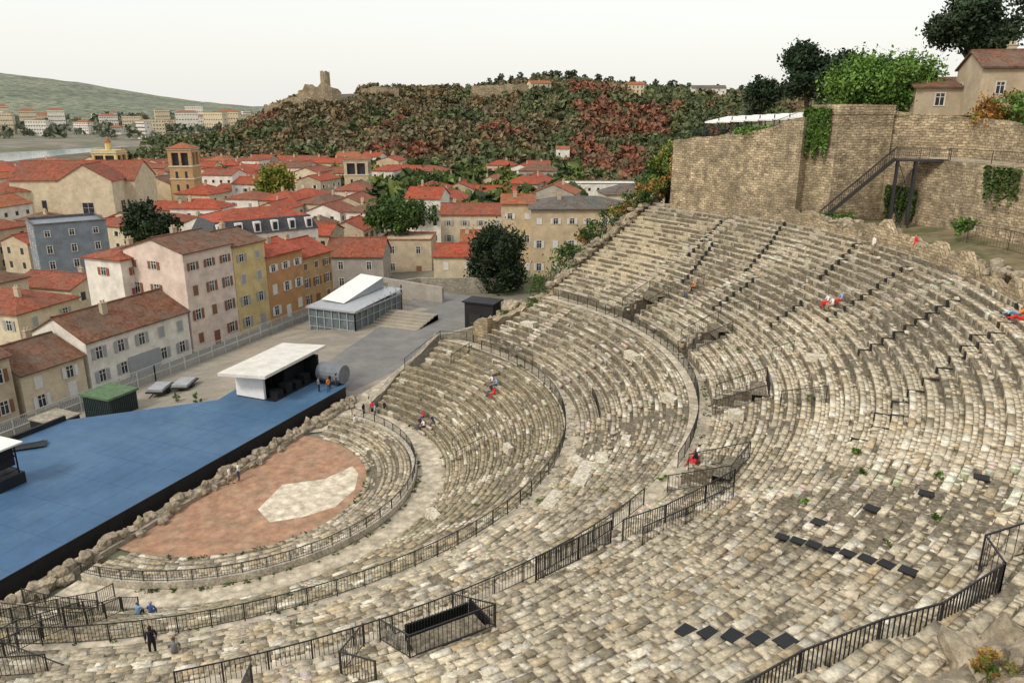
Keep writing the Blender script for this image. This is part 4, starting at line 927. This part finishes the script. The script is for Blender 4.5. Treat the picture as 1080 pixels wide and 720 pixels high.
railing('parodos_railing',[pol(24,81.8,4.0),pol(28.6,78.4,6.3),pol(29.5,72,6.5)])
railing('parodos_railing',[pol(28.9,66,6.3),pol(27.9,68,6),pol(26,70,4.8)])
railing('gangway_railing',[pol(29.8,50,6.6),pol(30.1,66,6.7)])
m=MB()
for k in range(9): m.box(8+k*.5,8.5+k*.5,-31.5,-28.5,4.0+.35*k-.1,4.05+.35*k)
m.bar((8,-31.6,4),(12.5,-31.6,7.2),.12); m.bar((8,-28.4,4),(12.5,-28.4,7.2),.12); m.box(12.5,16.5,-33.5,-28.4,7.1,7.2)
for (x,y) in((12.7,-28.6),(16.3,-28.6),(12.7,-33.3),(16.3,-33.3)): m.bar((x,y,2),(x,y,7.1),.08)
m.build('dark_metal_stairs',[M_steel]); railing('stairs_railing',[(8,-28.4,4),(12.5,-28.4,7.2),(16.5,-28.4,7.2),(16.5,-33.5,7.2)])
# ------------------------------------------------------------------ people
SKIN=mat('skin',(.45,.27,.19),rough=.6,var=.05,bump=0)
def cloth(n,c): return mat('cloth_'+n,c,rough=.9,var=.12,bump=0)
CL={k:cloth(k,c) for k,c in dict(red=(.6,.03,.03),white=(.75,.74,.72),black=(.02,.02,.025),blue=(.05,.1,.3),sky=(.25,.4,.6),grey=(.2,.2,.2),khaki=(.3,.25,.15),jean=(.06,.1,.18),orange=(.6,.2,.04),navy=(.02,.03,.08)).items()}
HAIR=[mat('hair_dark',(.03,.02,.015),bump=0),mat('hair_brown',(.12,.06,.03),bump=0),mat('hair_grey',(.35,.33,.3),bump=0)]
def skeleton(pose):
    J={}
    if pose in('stand','walk','point'):
        J=dict(pel=(0,0,.95),wai=(0,0,1.1),che=(0,.01,1.33),nek=(0,.01,1.48),hb=(0,-.01,1.56),hm=(0,-.015,1.63),ht=(0,0,1.70))
        st=.0 if pose!='walk' else .2
        for s,n in((1,'L'),(-1,'R')):
            f=-st*s
            J.update({'hip'+n:(.1*s,0,.9),'kne'+n:(.11*s,f*.7-.03,.5),'ank'+n:(.11*s,f+.03,.08),'toe'+n:(.13*s,f-.15,.04),
             'sho'+n:(.18*s,.01,1.42),'elb'+n:(.24*s,.03+f*-.4,1.13),'wri'+n:(.23*s,-.08-f*.6,.9)})
        if pose=='point': J['elbR']=(-.26,-.2,1.25); J['wriR']=(-.12,-.34,1.38)
    elif pose=='sit':
        J=dict(pel=(0,0,.13),wai=(0,.0,.27),che=(0,-.04,.5),nek=(0,-.07,.65),hb=(0,-.1,.73),hm=(0,-.11,.8),ht=(0,-.1,.87))
        for s,n in((1,'L'),(-1,'R')):
            J.update({'hip'+n:(.1*s,-.04,.12),'kne'+n:(.13*s,-.46,.16),'ank'+n:(.12*s,-.5,-.29),'toe'+n:(.13*s,-.67,-.33),
             'sho'+n:(.18*s,-.05,.59),'elb'+n:(.24*s,-.14,.34),'wri'+n:(.12*s,-.36,.27)})
    else:
        J=dict(pel=(0,0,.12),wai=(0,.14,.2),che=(0,.32,.34),nek=(0,.44,.45),hb=(0,.48,.53),hm=(0,.49,.6),ht=(0,.51,.67))
        for s,n in((1,'L'),(-1,'R')):
            J.update({'hip'+n:(.1*s,-.05,.11),'kne'+n:(.13*s,-.42,.34 if s>0 else .14),'ank'+n:(.12*s,-.6 if s>0 else -.85,.06),'toe'+n:(.13*s,-.78 if s>0 else -1.0,.08),
             'sho'+n:(.18*s,.38,.42),'elb'+n:(.28*s,.5,.2),'wri'+n:(.26*s,.4,.05)})
    return J
RAD=dict(pel=.15,wai=.13,che=.15,nek=.055,hb=.085,hm=.1,ht=.075,hip=.095,kne=.062,ank=.042,toe=.035,sho=.065,elb=.043,wri=.03)
EDG=[('pel','wai','t'),('wai','che','t'),('che','nek','t'),('nek','hb','s'),('hb','hm','h'),('hm','ht','h')]
for n in'LR': EDG+=[('pel','hip'+n,'p'),('hip'+n,'kne'+n,'p'),('kne'+n,'ank'+n,'p'),('ank'+n,'toe'+n,'o'),('che','sho'+n,'t'),('sho'+n,'elb'+n,'t'),('elb'+n,'wri'+n,'s')]
def pmesh(pose,skirt=False):
    J=skeleton(pose); K=list(J); me=bpy.data.meshes.new('sk'); me.from_pydata([J[k] for k in K],[(K.index(a),K.index(b)) for a,b,_ in EDG],[])
    o=bpy.data.objects.new('sk',me); link(o); md=o.modifiers.new('s','SKIN'); md.use_smooth_shade=True
    if not me.skin_vertices:
        bpy.context.view_layer.objects.active=o
        try: bpy.ops.mesh.customdata_skin_add()
        except Exception: pass
    for i,k in enumerate(K):
        r=RAD[k if k in RAD else k[:3]]; ry=r*(.72 if k in('che','wai','pel') else 1); me.skin_vertices[0].data[i].radius=(r,ry); me.skin_vertices[0].data[i].use_root=(k=='pel')
    o.modifiers.new('u','SUBSURF').levels=1
    dg=bpy.context.evaluated_depsgraph_get(); em=bpy.data.meshes.new_from_object(o.evaluated_get(dg)); bpy.data.objects.remove(o)
    V=[tuple(v.co) for v in em.vertices];F=[tuple(p.vertices) for p in em.polygons]; MI=[]
    for p in em.polygons:
        c=p.center; best=None
        for a,b,l in EDG:
            A=Vector(J[a]);B=Vector(J[b]);t=max(0,min(1,(c-A).dot(B-A)/(B-A).length_squared)); d=(c-A.lerp(B,t)).length-(.04 if l=='t' else 0)
            if best is None or d<best[0]: best=(d,l,t)
        l=best[1]; mi={'t':0,'p':1,'s':2,'o':3,'h':2}[l]
        if l=='h' and (c.y>J['hm'][1]+.0 or c.z>J['hm'][2]+.055): mi=4
        MI.append(mi)
    m=MB(); m.v=V;m.f=F;m.m=MI;m.uv=[(0,0)]*sum(len(f) for f in F);m.c=[(1,1,1)]*len(F)
    hm=Vector(J['hm']); 
    m.bar(hm+Vector((0,-.09,.02)),hm+Vector((0,-.125,-.03)),.012,2)
    for s in(-1,1): m.bar(hm+Vector((s*.035,-.088,.025)),hm+Vector((s*.035,-.1,.025)),.009,3); m.bar(hm+Vector((s*.095,.0,.02)),hm+Vector((s*.1,.01,-.03)),.015,2)
    m.bar(hm+Vector((-.022,-.09,-.06)),hm+Vector((.022,-.09,-.06)),.007,0)
    for n,s in(('L',1),('R',-1)):
        w_=Vector(J['wri'+n]); e_=Vector(J['elb'+n]); d=(w_-e_).normalized(); sd_=d.cross(Vector((0,0,1)))
        if sd_.length<.2: sd_=d.cross(Vector((0,1,0)))
        sd_.normalize(); pe=w_+d*.09; m.bar(w_,pe,.026,2,None,.032); cr_=Vector((0,-.02,-.01))
        for q,ln in((-.027,.06),(-.009,.075),(.009,.07),(.027,.055)):
            a=pe+sd_*q; b=a+d*ln*.55; m.bar(a,b,.009,2,None,.0085); m.bar(b,b+d*ln*.4+cr_*.8,.0085,2,None,.006)
        a=w_+d*.03+sd_*.026*s; b=a+sd_*.03*s+d*.03; m.bar(a,b,.01,2); m.bar(b,b+d*.03,.009,2)
    if skirt:
        for k in range(10):
            a=k/10*6.283;b=(k+1)/10*6.283
            if pose=='sit':
                P=lambda t,r,zz,yy:(r*math.cos(t),yy+r*math.sin(t),zz)
                m.poly([P(a,.17,.26,0),P(b,.17,.26,0),P(b,.3,.02,-.2),P(a,.3,.02,-.2)],1)
            else:
                P=lambda t,r,zz:(r*math.cos(t),r*math.sin(t)*.8,zz)
                m.poly([P(a,.15,1.05),P(b,.15,1.05),P(b,.26,.5),P(a,.26,.5)],1)
    return m
PM={}
def person(x,y,z,face,pose='stand',top='grey',bot='jean',hair=0,skirt=False,s=1.0):
    key=(pose,skirt)
    if key not in PM: PM[key]=pmesh(pose,skirt)
    nm={'stand':'standing_person','walk':'walking_person','point':'standing_person','sit':'seated_person','lie':'reclining_person'}[pose]
    o=PM[key].build(nm,[CL[top],CL[bot],SKIN,CL['black'],HAIR[hair]],None,(x,y,z),face*D2R+math.pi/2,smooth=True); o.scale=(s,s,s); return o
def pp(r,a,pose,top,bot,hair=0,face=None,skirt=False,s=1.0):
    if pose in('sit',):
        q=[t for t in rows if t[0]<=r<t[1]]
        if q: r=q[0][0]+.3
    x,y,_=pol(r,a); person(x,y,zrow(r)+(.02),(a+180) if face is None else face,pose,top,bot,hair,skirt,s)
pp(26.2,51,'sit','sky','jean',0);pp(26.2,53,'sit','white','grey',1);pp(25.4,50,'sit','black','jean',0);pp(25,48.3,'sit','red','red',1);pp(27,54.5,'sit','khaki','jean')
pp(40.4,-5.9,'sit','black','red',1,skirt=True);pp(40.4,-4.9,'sit','white','red',0)
pp(44.7,42.2,'sit','khaki','jean',2);pp(45.6,42.6,'sit','orange','black',0)
pp(50.3,22.3,'sit','white','khaki',1);pp(50.3,23.4,'sit','white','red',0,skirt=True);pp(51,22.6,'sit','sky','red',1)
pp(57,29.7,'stand','white','khaki',1);pp(58.2,25.5,'stand','red','khaki',0);pp(57.6,7.3,'lie','orange','sky',0);pp(57.4,6.0,'lie','red','red',1)
pp(32.5,-53.4,'stand','black','black',0,face=150);pp(33.4,-51.4,'sit','grey','khaki',1)
pp(21.3,-63.3,'sit','sky','navy',1);pp(21.3,-61.2,'sit','blue','jean',2)
pp(18.9,57.5,'sit','white','black');pp(18.9,59.6,'sit','black','jean',1);pp(19.4,61.5,'sit','red','jean',0);pp(19.4,56,'sit','navy','grey',2)
for (x,y,t,b,f,h) in((-.7,.1,'white','khaki',20,1),(-.5,1.0,'white','jean',200,0)): person(x,y,0,f,'stand' if f>100 else 'walk',t,b,h)
person(2.9,14.3,.05,180,'walk','white','khaki',1)
for (x,y,t,b,f,h) in((1.8,17.6,'black','jean',0,0),(2.4,18.4,'red','black',120,1),(3.1,17.8,'sky','jean',200,0),(3.6,18.9,'black','black',250,2),(1.2,19.6,'navy','khaki',30,0),(3.0,20.2,'white','jean',90,1)): person(x,y,.02,f,random.choice(['stand','point']),t,b,h)
for (x,y,t,b,f,h) in((-4.4,20.4,'black','black',0,0),(-3.9,19.4,'orange','jean',160,1),(-4.9,19.0,'grey','black',60,0),(-4.2,21.4,'navy','jean',280,0)): person(x,y,1.5,f,'stand',t,b,h)
